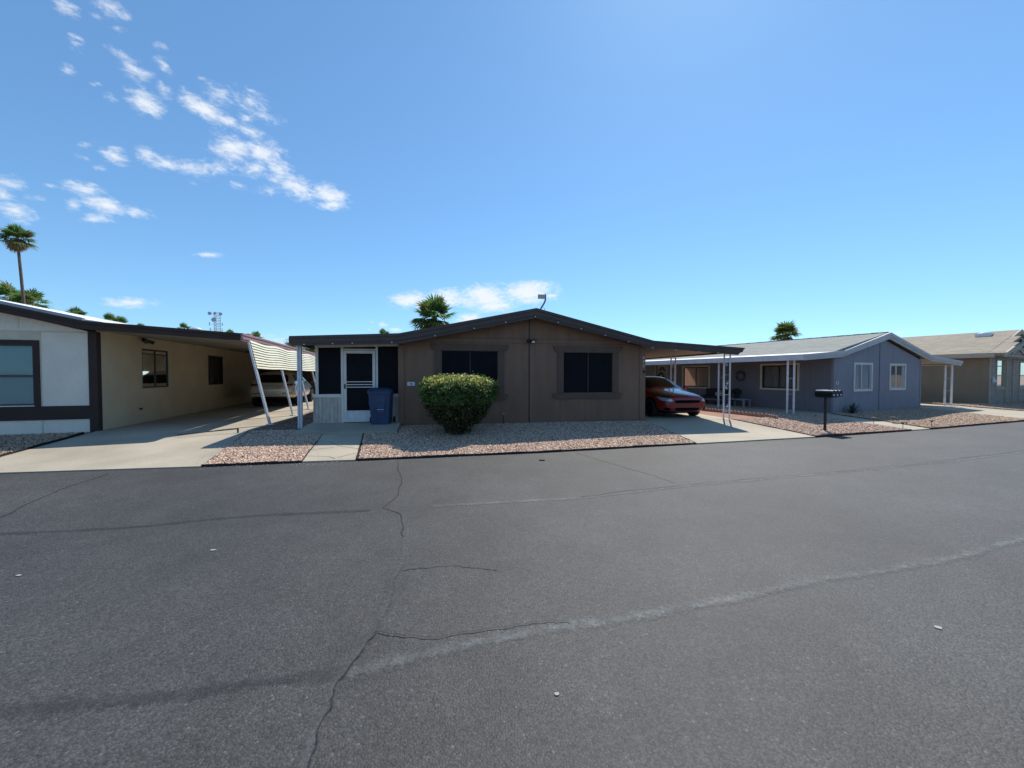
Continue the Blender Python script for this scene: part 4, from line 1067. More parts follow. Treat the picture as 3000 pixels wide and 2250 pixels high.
M['carport_end'] = mat('carport_end_brown', (.07, .05, .042), .9, noise=(2, .1), stripes=(0, .2, .06, .004))
M['slat'] = mat('cream_aluminium_slat', (.72, .68, .50), .55, noise=(3, .06))
mbA.build('louvre_awning', M['slat'], HL)
mb = MB(); mb.tube((0, 1.95, 2.60), (.10, 1.95, 2.56), .05, n=10); mb.tube((.06, 2.0, 2.56), (.22, 2.1, 2.50), .045, .06, n=10); mb.tube((.06, 1.9, 2.56), (.2, 1.75, 2.50), .045, .06, n=10)
mb.path([(.05, 1.95, 2.56), (.06, 2.2, 2.5), (.04, 2.4, 2.56)], .008, 5); mb.build('flood_light', M['dark_metal'], HL)
mb = MB(); mb.box(0, .05, 1.72, 1.80, .43, .49); mb.build('outlet', M['dark_metal'], HL)
mb = MB(); mb.box(.06, 3.1, 12.5, 15.5, .03, 2.5); mb.build('carport_end_box', M['carport_end'], HL)  # added box, closes the carport end and keeps it dark
# white roof vent
mb = MB(); x, y = .95, 3.0
mb.tube((x, y, 2.68), (x, y, 3.02), .12, n=20); mb.tube((x, y, 3.02), (x, y, 3.045), .17, n=20); mb.tube((x, y, 3.045), (x, y, 3.07), .13, n=20); mb.tube((x, y, 3.07), (x, y, 3.10), .17, .15, n=20); mb.tube((x, y, 3.10), (x, y, 3.12), .13, .08, n=20)
mb.build('roof_vent', M['white_metal'], HL)

# ------------------------------------------------------------------ blue house
HU = thing('mobile_home', (*FU.O, 0), FU.deg, 'blue gabled home with white trimmed windows and a grey shingle roof', 'house')
f = mapper('front', 0)
UW1 = (1.36, 2.50, .91, 1.91); UW2 = (3.93, 5.05, .92, 1.90)
mb = MB(); wallgrid(mb, f, 0, 6.38, -.02, 2.16, [UW1, UW2])
mb.prism([(0, 2.16), (6.38, 2.16), (3.1, 3.05)], 0, .08, 'y')
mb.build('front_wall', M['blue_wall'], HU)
mb = MB(); fw_ = mapper('west', 0)
UD = (8.42, 9.28, .06, 2.10)
UP1 = (1.30, 2.78, .92, 1.91); UP2 = (5.58, 7.22, .86, 1.91)
wallgrid(mb, fw_, .02, 14, -.02, 2.3, [UP1, UP2, UD]); fe = mapper('east', 6.38); wallgrid(mb, fe, .02, 14, -.02, 2.34, [])
mb.quad((0, 14, 0), (6.38, 14, 0), (6.38, 14, 2.2), (0, 14, 2.2))
mb.prism([(0, 2.2), (6.38, 2.2), (6.38, 2.34), (3.45, 3.12), (0, 2.3)], 13.9, 13.99, 'y')
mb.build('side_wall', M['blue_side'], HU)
mb = MB(); mb.box(-.03, .06, -.02, .07, .0, 2.14); mb.build('corner_trim', M['blue_wall'], HU)
mb = MB(); mb.box(6.32, 6.41, -.02, .05, .0, 2.1); mb.build('corner_trim', M['blue_wall'], HU)
mb = MB(); mb.box(3.095, 3.115, -.01, 0, 0, 2.9); mb.build('seam_strip', M['ink'], HU)
window(HU, f, *UW1, fw=.075, fm='white_frame', mull=(1.86,), gm='glass', blind='h', sm='white_frame')
window(HU, f, *UW2, fw=.075, fm='white_frame', mull=(4.43,), gm='glass_dark', blind=None, sm='white_frame')
window(HU, fw_, *UP1, fw=.08, fm='cream_board', mull=(2.05,), gm='glass', blind='v', bm='vblind', sm='dark_metal', sash=.05)
window(HU, fw_, *UP2, fw=.08, fm='cream_board', mull=(6.4,), gm='glass', blind='v', bm='vblind', sm='dark_metal', sash=.05)
# door with fan light, side panel
mb = MB(); fbox(mb, fw_, UD[0], UD[1], UD[2], UD[3], .03, .06)
dr = mb.build('door', M['door_paint'], HU)
mb = MB()
for k in range(5):
    a0, a1 = R(k * 36 + 3), R(k * 36 + 33); cx, cz = 8.85, 1.72
    P = [fw_(cx + r * math.cos(a), .024, cz + r * math.sin(a)) for r, a in ((.09, a0), (.25, a0), (.27, (a0 + a1) / 2), (.25, a1), (.09, a1))]
    mb.add(P, [(0, 1, 2, 3, 4)])
mb.build('fan_light', M['ink'], dr)
mb = MB(); mb.sphere(fw_(8.5, .0, 1.05), .035, 8, 6); mb.build('handle', M['chrome'], dr)
mb = MB(); fbox(mb, fw_, 9.29, 9.40, .06, 2.14, -.03, 0); fbox(mb, fw_, 8.30, 8.41, .06, 2.14, -.03, 0); mb.build('door_frame', M['door_paint'], HU)
# wreaths
def wreath(nm, y, z, r, tint, lab):
    w = MB()
    for k in range(170):
        a = random.uniform(0, 2 * math.pi); rr = r * random.uniform(.7, 1.1); x = -.05 + random.uniform(-.03, .02)
        c = Vector((x, y + rr * math.cos(a), z + rr * math.sin(a))); dd = Vector((random.uniform(-1, 1), random.uniform(-1, 1), random.uniform(-1, 1))).normalized() * r * .22; e = dd.cross(Vector((1, .3, .2))).normalized() * r * .08
        w.add([c - dd, c + e, c + dd, c - e], [(0, 1, 2, 3)])
    ob = w.build(nm, mat(nm + tint[0], tint[1], .9)); ob.location = (*FU.O, 0); ob.rotation_euler = (0, 0, R(FU.deg)); tag(ob, lab, 'wreath')
wreath('wreath', 8.85, 1.40, .22, ('_dark', (.025, .02, .04)), 'dark round wreath hanging on the pale front door')
wreath('wreath', 3.80, 1.44, .23, ('_grey', (.10, .08, .09)), 'twiggy grey brown wreath on the blue wall between two windows')
# fascia front
ft = [(-2.05, 2.24), (.30, 2.415), (3.45, 3.24), (6.85, 2.350), (9.72, 2.145)]
fb_ = [(-2.05, 2.02), (.22, 2.175), (3.47, 2.98), (6.80, 2.130), (9.72, 1.93)]
def lp(t): return [(a[0] + (b[0] - a[0]) * t, a[1] + (b[1] - a[1]) * t) for a, b in zip(ft, fb_)]
mb = MB(); mb.strip(lp(0), lp(.42), -.21, -.12); mb.strip(lp(.425), lp(.68), -.19, -.12); mb.strip(lp(.685), lp(1), -.165, -.12); mb.build('fascia', M['lav_fascia'], HU)
# roof
mb = MB(); rr = [(-.35, 2.36), (3.45, 3.25), (6.85, 2.36)]
mb.strip(rr, [(x, z - .12) for x, z in rr], -.13, 14.2); mb.build('roof', M['grey_shingle'], HU)
mb = MB()
for k in range(46): mb.box(3.38, 3.52, -.12 + k * .31, .15 + k * .31, 3.245, 3.268 + .006 * (k % 2))
mb.build('ridge_cap', M['grey_shingle'], HU)
mb = MB(); mb.strip([(-1.97, 2.225), (-.351, 2.37)], [(-1.97, 2.15), (-.351, 2.24)], -.12, 14.2); mb.build('porch_roof', M['white_roof'], HU)
mb = MB(); mb.strip([(6.851, 2.33), (9.70, 2.13)], [(6.851, 2.22), (9.70, 2.04)], -.12, 13); mb.build('carport_roof', M['tan_ceiling'], HU)
mb = MB(); mb.prism([(-2.05, 2.24), (-1.95, 2.24), (-1.97, 2.225), (-1.97, 2.05), (-2.03, 2.03)], -.12, 14.2, 'y'); mb.build('gutter', M['white_metal'], HU)
mb = MB(); mb.prism([(9.72, 2.14), (9.64, 2.14), (9.64, 1.98), (9.70, 1.96)], -.12, 13, 'y'); mb.build('gutter', M['lav_fascia'], HU)
lattice_post(HU, -1.80, .45, .04, 2.08, .20, -60, scrolls=(), wb=.065)
lattice_post(HU, -1.80, 3.4, .04, 2.10, .20, -60, scrolls=(), wb=.065)
lattice_post(HU, -1.80, 6.2, .04, 2.10, .20, -60, scrolls=(), wb=.065)
lattice_post(HU, -1.80, 9.4, .04, 2.12, .20, -60, scrolls=(), wb=.065)
lattice_post(HU, 9.30, .12, .03, 2.0, .26, -35, scrolls=(), wb=.07)
lattice_post(HU, 9.30, 4.6, .03, 2.0, .26, -35)
mb = MB(); mb.box(.15, .29, -.014, -.002, 1.13, 1.25); pq = mb.build('number_plate', M['plaque'], HU)
mb = MB(); mb.box(.185, .235, -.02, -.014, 1.155, 1.225); mb.build('number', M['ink'], pq)

def on_frame(fr, name, u, v, z, ang, label, cat, group=None):
    p = fr.w(u, v); return thing(name, (p[0], p[1], z), fr.deg + ang, label, cat, group)
# porch bench, cushion, table, plant
bs = on_frame(FU, 'bench', -.45, 4.75, .045, 0, 'dark cushioned grey wooden bench under the porch window', 'bench')
mb = MB(); mb.box(-.32, .25, -.7, .7, .22, .30); mb.box(.20, .27, -.7, .7, .3, .68); mb.box(-.30, .25, -.74, -.68, .0, .5); mb.box(-.30, .25, .68, .74, .0, .5); mb.build('frame', M['grey_wood'], bs)
mb = MB(); mb.box(-.31, .18, -.66, .66, .30, .42); mb.build('seat_cushion', M['sofa_dark'], bs, bevel=.03)
mb = MB(); mb.box(.06, .20, -.66, .66, .42, .78); mb.build('back_cushion', M['sofa_dark'], bs, bevel=.03)
p = FU.w(-.62, 4.45); mb = MB(); mb.sphere((0, 0, 0), .22, 14, 8, (.45, 1.1, .55))
o = mb.build('throw_pillow', M['pillow'], smooth=True); o.location = (p[0], p[1], .57); o.rotation_euler = (0, 0, R(FU.deg)); tag(o, 'yellow green pillow lying on the dark porch bench', 'pillow')
tb = on_frame(FU, 'side_table', -.50, 3.50, .045, 0, 'small pale plastic table on the porch holding a plant', 'table')
mb = MB(); mb.box(-.25, .25, -.42, .42, .31, .35); mb.build('tabletop', M['pale_plastic'], tb)
for sx in (-.2, .2):
    for sy in (-.37, .37): mb = MB(); mb.box(sx - .03, sx + .03, sy - .03, sy + .03, 0, .31); mb.build('leg', M['pale_plastic'], tb)
def leafball(mb, c, r, n, ls, sq=.7, cols=None):
    for k in range(n):
        d_ = Vector((random.gauss(0, 1), random.gauss(0, 1), random.gauss(0, 1))).normalized() * r * random.uniform(.4, 1)
        p_ = Vector(c) + Vector((d_.x, d_.y, d_.z * sq)); t1 = Vector((random.uniform(-1, 1), random.uniform(-1, 1), random.uniform(-1, 1))).normalized(); t2 = t1.cross(d_).normalized()
        mb.add([p_ - t1 * ls, p_ + t2 * ls * .4, p_ + t1 * ls, p_ - t2 * ls * .4], [(0, 1, 2, 3)])
pp = on_frame(FU, 'potted_plant', -.50, 3.62, .395, 0, 'dark leafy potted plant on the pale porch table', 'plant')
mb = MB(); mb.tube((0, 0, 0), (0, 0, .17), .09, .12, 14); mb.build('pot', M['sofa_dark'], pp)
mb = MB(); leafball(mb, (0, 0, .32), .22, 220, .06, .8); mb.build('leaves', mat('dark_leaf', (.035, .04, .035), .7, noise=(8, .4)), pp)

# ------------------------------------------------------------------ tan house
HT = thing('mobile_home', (*FT.O, 0), FT.deg, 'tan home with brown shingle roof and stone faced front at far right', 'house')
f = mapper('front', 0); fw_ = mapper('west', 0)
mb = MB(); wallgrid(mb, fw_, 0, 15, -.02, 2.45, []); mb.quad((0, 15, 0), (9, 15, 0), (9, 15, 2.5), (0, 15, 2.5)); mb.quad((9, 0, 0), (9, 15, 0), (9, 15, 2.5), (9, 0, 2.5)); mb.prism([(0, 2.45), (9, 2.45), (3.75, 3.8)], 14.9, 14.99, 'y'); mb.build('side_wall', M['tan_wall'], HT)
TW = [(.90, 1.90, .86, 2.27), (4.1, 5.3, .84, 2.2)]
mb = MB(); wallgrid(mb, f, .02, 9, -.02, 2.45, TW); mb.prism([(0, 2.45), (9, 2.45), (3.75, 3.80)], 0, .1, 'y'); mb.build('stone_wall', M['stone'], HT)
mb = MB(); mb.box(-.02, .10, -.03, 0, 0, 2.45); mb.box(2.1, 2.22, -.05, 0, 0, 2.45); mb.box(3.0, 3.12, -.05, 0, 0, 2.45)
for a0, a1, z0, z1 in TW: mb.box(a0 - .12, a1 + .12, -.04, 0, z0 - .16, z0 - .03); mb.box(a0 - .12, a0 - .04, -.03, 0, .15, z0 - .16); mb.box(a1 + .04, a1 + .12, -.03, 0, .15, z0 - .16)
mb.box(.1, 9, -.06, 0, 2.36, 2.45)
mb.build('trim', M['tan_trim'], HT)
window(HT, f, *TW[0], fw=.06, fm='tan_trim', hbar=(1.45, 1.95), gm='glass_dark', sm='tan_trim')
window(HT, f, *TW[1], fw=.06, fm='tan_trim', hbar=(1.45,), gm='glass_dark', sm='tan_trim')
# roof
mb = MB(); rt = [(-.5, 2.60), (3.72, 3.975), (7.9, 2.60)]
mb.strip(rt, [(x, z - .12) for x, z in rt], -.05, 15.3); mb.build('roof', M['tan_shingle'], HT)
mb = MB(); mb.strip([(-.52, 2.585), (1.3, 3.17)], [(-.52, 2.45), (1.3, 3.03)], -.62, -.052); mb.strip([(1.3, 3.175), (2.45, 3.545), (3.72, 3.1)], [(1.3, 3.05), (2.45, 3.40), (3.72, 2.97)], -.40, -.054); mb.build('roof', M['tan_shingle'], HT)
mb = MB(); mb.box(-.56, -.50, -.3, 15.3, 2.37, 2.60); mb.build('gutter', M['tan_trim'], HT)
mb = MB()
mb.strip([(2.2, 3.45), (3.72, 3.99), (5.2, 3.47)], [(2.2, 3.25), (3.72, 3.76), (5.2, 3.27)], -.14, -.05)
mb.strip([(1.25, 3.03), (2.0, 3.05), (2.75, 3.36), (3.7, 2.95)], [(1.25, 2.86), (2.0, 2.88), (2.75, 3.14), (3.7, 2.75)], -.50, -.40)
mb.strip([(-.56, 2.60), (.45, 2.93), (1.25, 2.95)], [(-.56, 2.38), (.45, 2.72), (1.25, 2.76)], -.70, -.62)
mb.build('fascia', M['tan_trim'], HT)
mb = MB(); mb.bar((1.2, -.35, 2.42), (2.3, -.35, 2.98), .08, .12); mb.bar((3.4, -.35, 2.42), (2.3, -.35, 2.98), .08, .12); mb.box(.1, 9, -.4, -.3, 2.42, 2.52); mb.build('porch_truss', M['tan_trim'], HT)
mb = MB(); mb.box(3.05, 3.2, -1.1, -.95, 0, 2.6); mb.build('porch_post', M['tan_trim'], HT)
mb = MB(); mb.box(2.72, 3.28, .72, 1.32, 3.60, 3.82); mb.sphere((3.0, 1.02, 3.82), .26, 12, 6, (1, 1.05, .35)); mb.build('skylight', M['white_metal'], HT)
mb = MB(); mb.sphere((.22, -.1, 1.17), .09, 10, 6, (1, 1, 1.2)); mb.tube((.22, -.1, 1.25), (.22, -.1, 1.42), .05, .01, 8); mb.box(.19, .25, -.08, 0, 1.33, 1.38); mb.build('wall_lamp', M['plaque'], HT)

# ------------------------------------------------------------------ background and opposite houses (simple but complete)
M['far_wall'] = mat('far_brown_wall', (.16, .12, .10), .9, noise=(1, .1)); M['far_wall2'] = mat('far_cream_wall', (.27, .26, .25), .9, noise=(1, .1)); M['far_wall3'] = mat('far_grey_wall', (.2, .21, .23), .9, noise=(1, .1))
def simple_house(x, y, ang, w, l, hw, hr, wm, rm, label):
    h = thing('mobile_home', (x, y, 0), ang, label, 'house')
    mb = MB(); ff = mapper('front', 0); ops = [(w * .16, w * .38, .9, 2.0), (w * .6, w * .84, .9, 2.0)]
    wallgrid(mb, ff, 0, w, -.02, hw, ops); mb.quad((0, 0, 0), (0, l, 0), (0, l, hw), (0, 0, hw)); mb.quad((w, 0, 0), (w, l, 0), (w, l, hw), (w, 0, hw)); mb.quad((0, l, 0), (w, l, 0), (w, l, hw), (0, l, hw))
    mb.prism([(0, hw), (w, hw), (w / 2, hr - .1)], 0, .08, 'y'); mb.prism([(0, hw), (w, hw), (w / 2, hr - .1)], l - .08, l, 'y'); mb.build('wall', M[wm], h)
    mb = MB(); t = [(-.4, hw - .02), (w / 2, hr), (w + .4, hw - .02)]; mb.strip([(a, b + .12) for a, b in t], t, -.4, l + .3); mb.build('roof', M[rm], h)
    for op in ops: window(h, ff, *op, fw=.07, fm='white_frame', mull=((op[0] + op[1]) / 2,), gm='glass_dark')
    return h
simple_house(-22, 42, 10, 16, 8, 2.6, 3.4, 'far_wall', 'brown_roof', 'low brown home far behind the parked pale car')
# across the street, seen only in window and paint reflections
simple_house(6, -9.2, 190, 7.6, 14, 2.5, 3.4, 'far_wall2', 'white_roof', 'cream home across the street reflected in the windows')
simple_house(18, -4, 196, 7.6, 14, 2.5, 3.4, 'far_wall3', 'grey_shingle', 'grey home across the street reflected in the blue house windows')
simple_house(-7, -9.6, 182, 7.6, 14, 2.5, 3.4, 'far_wall3', 'white_roof', 'grey home across the street opposite the stucco house')

simple_house(40, 2, 120, 7.6, 14, 2.5, 3.4, 'far_wall3', 'white_roof', 'grey home further along the street at the right, outside the view')
simple_house(47, 14, 122, 7.6, 14, 2.5, 3.4, 'far_wall', 'brown_roof', 'brown home furthest along the street at the right, outside the view')

# ------------------------------------------------------------------ mailboxes
MX = thing('mailbox_stand', tuple(float(q) for q in warp(8.27, 10.135)), 22, 'three black mailboxes side by side on one black post in gravel', 'mailboxes')
mb = MB(); mb.box(-.026, .026, -.026, .026, -.05, 1.02); mb.build('post', M['black_plastic'], MX)
mb = MB(); mb.box(-.20, .36, -.12, .14, 1.00, 1.03); mb.build('shelf', M['black_plastic'], MX)
for i, x in enumerate((-.08, .085, .25)):
    b = MB(); w, h = .155, .19; prof = [(-w / 2, 0), (w / 2, 0)] + [(w / 2 * math.cos(a), h - w / 2 + w / 2 * math.sin(a)) for a in np.linspace(0, math.pi, 10)]
    b.prism([(p[0] + 0, p[1] + 1.03) for p in prof], -.24, .20, 'y'); ob = b.build('mailbox', M['black_paint'], MX)
    b = MB(); b.prism([(p[0] * 1.04, p[1] * 1.02 + 1.03) for p in prof], -.255, -.242, 'y'); b.build('door', M['black_plastic'], ob)
    b = MB(); b.box(-.03, .03, -.26, -.256, 1.06, 1.11); b.build('sticker', M['plaque'], ob)
    b = MB(); b.box(.085, .095, -.1, -.08, 1.12, 1.24); b.build('flag', M['black_plastic'], ob)
    ob.location = (x, 0.0, 0)

# ------------------------------------------------------------------ solar path lights
SOL = [((10.897, 11.56), 'solar path light on a thin stake nearest the mailboxes'), ((11.653, 11.729), 'solar path light behind the dark edging of the tan gravel'),
       ((10.70, 10.50), 'leaning solar path light at the street end of the narrow path'), ((11.98, 10.95), 'solar path light standing at the front of the tan gravel bed')]
for (x, y), lab in SOL:
    s = thing('solar_light', tuple(float(q) for q in warp(x, y)), 0, lab, 'garden light', 'solar lights along the narrow path')
    mb = MB(); mb.tube((0, 0, 0), (0, 0, .20), .008, n=6); mb.tube((0, 0, .17), (0, 0, .215), .022, .028, n=10); mb.build('stake', M['copper'], s)
    mb = MB(); mb.tube((0, 0, .215), (0, 0, .235), .085, .07, n=16); mb.build('cap', M['copper'], s)

# ------------------------------------------------------------------ bush
BU = thing('bush', tuple(float(q) for q in warp(-1.362, 9.58)), 0, 'clipped green bush with flat leafy top in front of the brown house', 'bush')
BU.scale = (.91, .91, 1.0)
prof_z = [0.02, .15, .3, .5, .7, .9, 1.1, 1.22, 1.34, 1.43, 1.48]
prof_r = [.34, .38, .48, .68, .84, .96, 1.04, 1.06, 1.03, .93, .6]
def bush_r(z, th):
    return np.interp(z, prof_z, prof_r) * (1 + .05 * np.sin(3 * th + 1.2) + .035 * np.sin(7 * th + z * 6) + .03 * np.sin(11 * th - z * 9))
N_ = 42000
z = rng.uniform(.05, 1.5, N_); th = rng.uniform(0, 2 * math.pi, N_); q = 1 - np.abs(rng.normal(0, .13, N_)); q = np.clip(q, .05, 1.04)
keep = rng.uniform(0, 1, N_) < np.clip((z - .05) / .65, .12, 1)
top_n = 15000
z2 = None
rr = bush_r(z, th) * q
P = np.stack([rr * np.cos(th), rr * np.sin(th), z], 1)[keep]
P = P[:len(P) * 2 // 5]
nc = 1150
cz = rng.uniform(.35, 1.42, nc); cth = rng.uniform(0, 2 * math.pi, nc); cr = bush_r(cz, cth) * rng.uniform(.93, 1.04, nc)
cc_ = np.stack([cr * np.cos(cth), cr * np.sin(cth), cz], 1)
P = np.concatenate([P, (cc_[:, None, :] + rng.normal(0, .036, (nc, 20, 3))).reshape(-1, 3)])
# top cap leaves
th2 = rng.uniform(0, 2 * math.pi, top_n); r2 = np.sqrt(rng.uniform(0, 1, top_n)) * .97
zt = np.interp(r2, [0, .5, .8, .94, 1.0], [1.48, 1.48, 1.45, 1.38, 1.26]) + .03 * np.sin(r2 * 9 + th2 * 4) + .025 * np.sin(r2 * 14 - th2 * 6) - np.abs(rng.normal(0, .05, top_n))
P2 = np.stack([r2 * np.cos(th2), r2 * np.sin(th2), zt], 1)[:6500]
nc = 420; cth = rng.uniform(0, 2 * math.pi, nc); cr = np.sqrt(rng.uniform(0, 1, nc)) * .98
cz = np.interp(cr, [0, .5, .8, .94, 1.0], [1.48, 1.48, 1.45, 1.38, 1.26]) + rng.uniform(-.02, .05, nc)
P2 = np.concatenate([P2, (np.stack([cr * np.cos(cth), cr * np.sin(cth), cz], 1)[:, None, :] + rng.normal(0, .034, (nc, 20, 3))).reshape(-1, 3)])
# sprigs sticking out of the top and one lit sprig on the side
sp = []
for (cx, cy, h, n, s) in [(.22, -.1, .16, 260, .07), (.30, -.15, .06, 160, .09), (-.55, -.4, .03, 90, .07), (.75, -.2, .03, 90, .07), (-.2, -.5, .03, 90, .08), (.05, .1, .05, 90, .06), (.55, -.5, .03, 70, .05), (-.8, -.3, .02, 60, .05)]:
    sp.append(np.stack([cx + rng.normal(0, s, n) * .7, cy + rng.normal(0, s, n), 1.47 - .25 * (cx * cx + cy * cy) + h * rng.uniform(0, 1, n)], 1))
sp.append(np.stack([-.36 + rng.normal(0, .03, 30), -1.02 + rng.normal(0, .03, 30), 1.02 + rng.normal(0, .04, 30)], 1))
P = np.concatenate([P, P2] + sp); n = len(P)
nrm = P * np.array([1, 1, .4]); nrm[:, 2] += .5; nrm /= np.linalg.norm(nrm, axis=1)[:, None]
nrm += rng.normal(0, .75, nrm.shape); nrm /= np.linalg.norm(nrm, axis=1)[:, None]
t = rng.normal(0, 1, nrm.shape); t -= (t * nrm).sum(1)[:, None] * nrm; t /= np.linalg.norm(t, axis=1)[:, None]
b_ = np.cross(nrm, t); s = (rng.uniform(.6, 1.3, n) * .027)[:, None]
V = np.stack([P - t * s * 1.2, P + b_ * s * .8 + nrm * s * .25, P + t * s * 1.2, P - b_ * s * .8 + nrm * s * .25], 1).reshape(-1, 3)
F = (np.array([[0, 1, 2, 3]])[None] + (np.arange(n) * 4)[:, None, None]).reshape(-1, 4)
base = np.array([(.085, .15, .04), (.12, .19, .05), (.06, .11, .035), (.16, .22, .08)])
cl = base[rng.integers(0, 4, n)] * rng.uniform(.8, 1.2, (n, 1))
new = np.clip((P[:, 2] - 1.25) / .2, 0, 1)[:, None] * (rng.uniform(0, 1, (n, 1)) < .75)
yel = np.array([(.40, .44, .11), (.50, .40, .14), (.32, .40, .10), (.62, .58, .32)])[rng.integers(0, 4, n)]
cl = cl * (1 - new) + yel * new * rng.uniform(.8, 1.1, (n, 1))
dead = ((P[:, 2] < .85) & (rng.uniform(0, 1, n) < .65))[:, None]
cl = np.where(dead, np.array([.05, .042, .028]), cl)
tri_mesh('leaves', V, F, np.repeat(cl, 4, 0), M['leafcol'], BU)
mb = MB()
for k in range(70):
    a = random.uniform(0, 2 * math.pi); r0 = random.uniform(.02, .16); r1 = random.uniform(.3, .88); z1 = random.uniform(.7, 1.3)
    p0 = Vector((r0 * math.cos(a), r0 * math.sin(a), 0)); p2 = Vector((r1 * math.cos(a + .2), r1 * math.sin(a + .2), z1)); p1 = p0.lerp(p2, .45) + Vector((random.uniform(-.05, .05), random.uniform(-.05, .05), .1))
    mb.tube(p0, p1, .014, .009, 5); mb.tube(p1, p2, .009, .004, 5)
mb.build('branches', M['stem'], BU)

# ------------------------------------------------------------------ palms
def make_palm(name, trunk_h, crown_r, r0, r1, nlive, ndead, label, seed, blades=18, dense=1.0, lean=0.0, group=None, skirt=(.5, .9), bw=.06, bright=2.0):
    rs = np.random.default_rng(seed)
    root = thing(name, (0, 0, 0), 0, label, 'palm tree', group)
    mb = MB(); segs = 14; pr = None
    pts = [Vector((lean * (k / segs) ** 1.6, 0, trunk_h * k / segs)) for k in range(segs + 1)]
    for k in range(segs): mb.tube(pts[k], pts[k + 1], r0 + (r1 - r0) * k / segs, r0 + (r1 - r0) * (k + 1) / segs, 10, cap=False)
    mb.build('trunk', M['bark'], root)
    top = pts[-1]
    V = []; F = []; C = []
    def frond(el, az, plen, flen, colr, droop, spread=105):
        d = Vector((math.cos(el) * math.cos(az), math.cos(el) * math.sin(az), math.sin(el)))
        side = Vector((-math.sin(az), math.cos(az), 0)); up = side.cross(d) * -1
        base = top + Vector((0, 0, rs.uniform(-.15, .15) * crown_r)); hub = base + d * plen + Vector((0, 0, -droop * plen * .3))
        b = len(V); w = .02 * crown_r
        V.extend([base - side * w, base + side * w, hub + side * w * .6, hub - side * w * .6]); C.extend([tuple(np.array(colr) * 1.3)] * 4); F.append((b, b + 1, b + 2, b + 3))
        for k in range(blades):
            a = R(-spread + 2 * spread * k / (blades - 1)) + rs.normal(0, .04)
            L = flen * (1 - .25 * abs(a) / R(spread)) * rs.uniform(.85, 1.1)
            dd = (d * math.cos(a) + side * math.sin(a)) ; wv = up.cross(dd)
            if wv.length < 1e-3: continue
            wv = wv.normalized() * flen * bw
            tip = hub + dd * L + Vector((0, 0, -droop * L * .55 * rs.uniform(.6, 1.4))) + up * rs.normal(0, .05) * L
            mid = hub + dd * L * .55 + Vector((0, 0, -droop * L * .12)) + up * .04 * L
            b = len(V); V.extend([hub, mid + wv, tip, mid - wv]); cc = tuple(np.array(colr) * rs.uniform(.8, 1.2)); C.extend([cc] * 4); F.append((b, b + 1, b + 2, b + 3))
    for k in range(nlive):
        el = R(rs.uniform(-28, 82)); az = rs.uniform(0, 2 * math.pi)
        c = np.array((.046, .088, .030)) * bright * rs.uniform(.6, 1.5) if rs.uniform() < .8 else np.array((.13, .13, .06))
        frond(el, az, crown_r * .42, crown_r * .58, c, .25 + .35 * (el < .3))
    live = tri_mesh('crown', [tuple(v) for v in V], F, C, M['palmleaf'], root)
    V.clear(); F.clear(); C.clear()
    for k in range(ndead):
        el = R(rs.uniform(-85, -25)); az = rs.uniform(0, 2 * math.pi)
        c = np.array((.26, .21, .14)) * rs.uniform(.4, 1.3)
        frond(el, az, crown_r * rs.uniform(*skirt) * .45, crown_r * .5, c, .55, 80)
    if ndead: tri_mesh('dead_fronds', [tuple(v) for v in V], F, C, M['palmleaf'], root)
    return root
def palm_at(px, py, Y, **k):
    """pixel of crown centre in the photograph + distance gives the measured place and height"""
    P_ = math.atan(27 / 1127); a = (px - 1500) / 1127; b = -(py - 1125) / 1127
    d_ = (a, math.cos(P_) + b * math.sin(P_), -math.sin(P_) + b * math.cos(P_)); t_ = Y / d_[1]
    return d_[0] * t_, Y, 1.5 + d_[2] * t_
x, y, h = palm_at(55, 695, 34)
pA = make_palm('palm_tree', h - .1, 1.38, .13, .09, 34, 40, 'tall thin palm rising above the white roof at far left', 3, lean=-.7, skirt=(.3, .6)); pA.location = (x + .55, y, 0); pA.rotation_euler = (0, 0, 0)
x, y, h = palm_at(1272, 930, 27)
pB = make_palm('palm_tree', h + .05, 1.9, .22, .20, 32, 20, 'bushy green palm rising behind the roof of the brown house', 5, blades=20); pB.location = (x, y, 0)
x, y, h = palm_at(2303, 982, 44)
pC = make_palm('palm_tree', h, 1.9, .25, .22, 36, 36, 'rounded palm showing above the shingle roof of the blue house', 8, skirt=(.4, .9)); pC.location = (x, y, 0)
x, y, h = palm_at(35, 875, 40)
pD = make_palm('palm_tree', h, 2.0, .25, .2, 30, 30, 'shaggy palm at the left edge behind the white roof', 12, blades=14); pD.location = (x, y, 0)
for (px, py, Y, lab) in [(90, 885, 38, 'shaggy palm right of the tall palm trunk'), (62, 893, 44, 'low brown palm between two shaggy palms'),
                         (225, 925, 62, 'small palm top above the middle of the white roof'), (322, 940, 70, 'left of two palm tops over the white roof'),
                         (352, 948, 74, 'right of two palm tops over the white roof'), (540, 963, 90, 'small palm top left of the white roof vent'),
                         (412, 964, 95, 'tiny palm tip just above the brown fascia'),
                         (672, 982, 95, 'small palm top right of the radio tower'), (750, 990, 78, 'spiky palm top above the striped awning roof'),
                         (1125, 981, 85, 'tiny palm tip above the porch roof of the brown house')]:
    X, Y_, h = palm_at(px, py, Y)
    copy_tree(pD, (X, Y_, h - pD.children[0].bound_box[1][2] if False else 0), random.uniform(0, 6), None, lab)
    r_ = [o for o in bpy.data.objects if o.get('label') == lab][0]
    h0 = palm_at(35, 875, 40)[2]; sc_ = {62: 1.0}.get(int(Y), 1.0)
    r_.scale = (.85, .85, .85); r_.location = (X, Y_, h - h0 * .85)

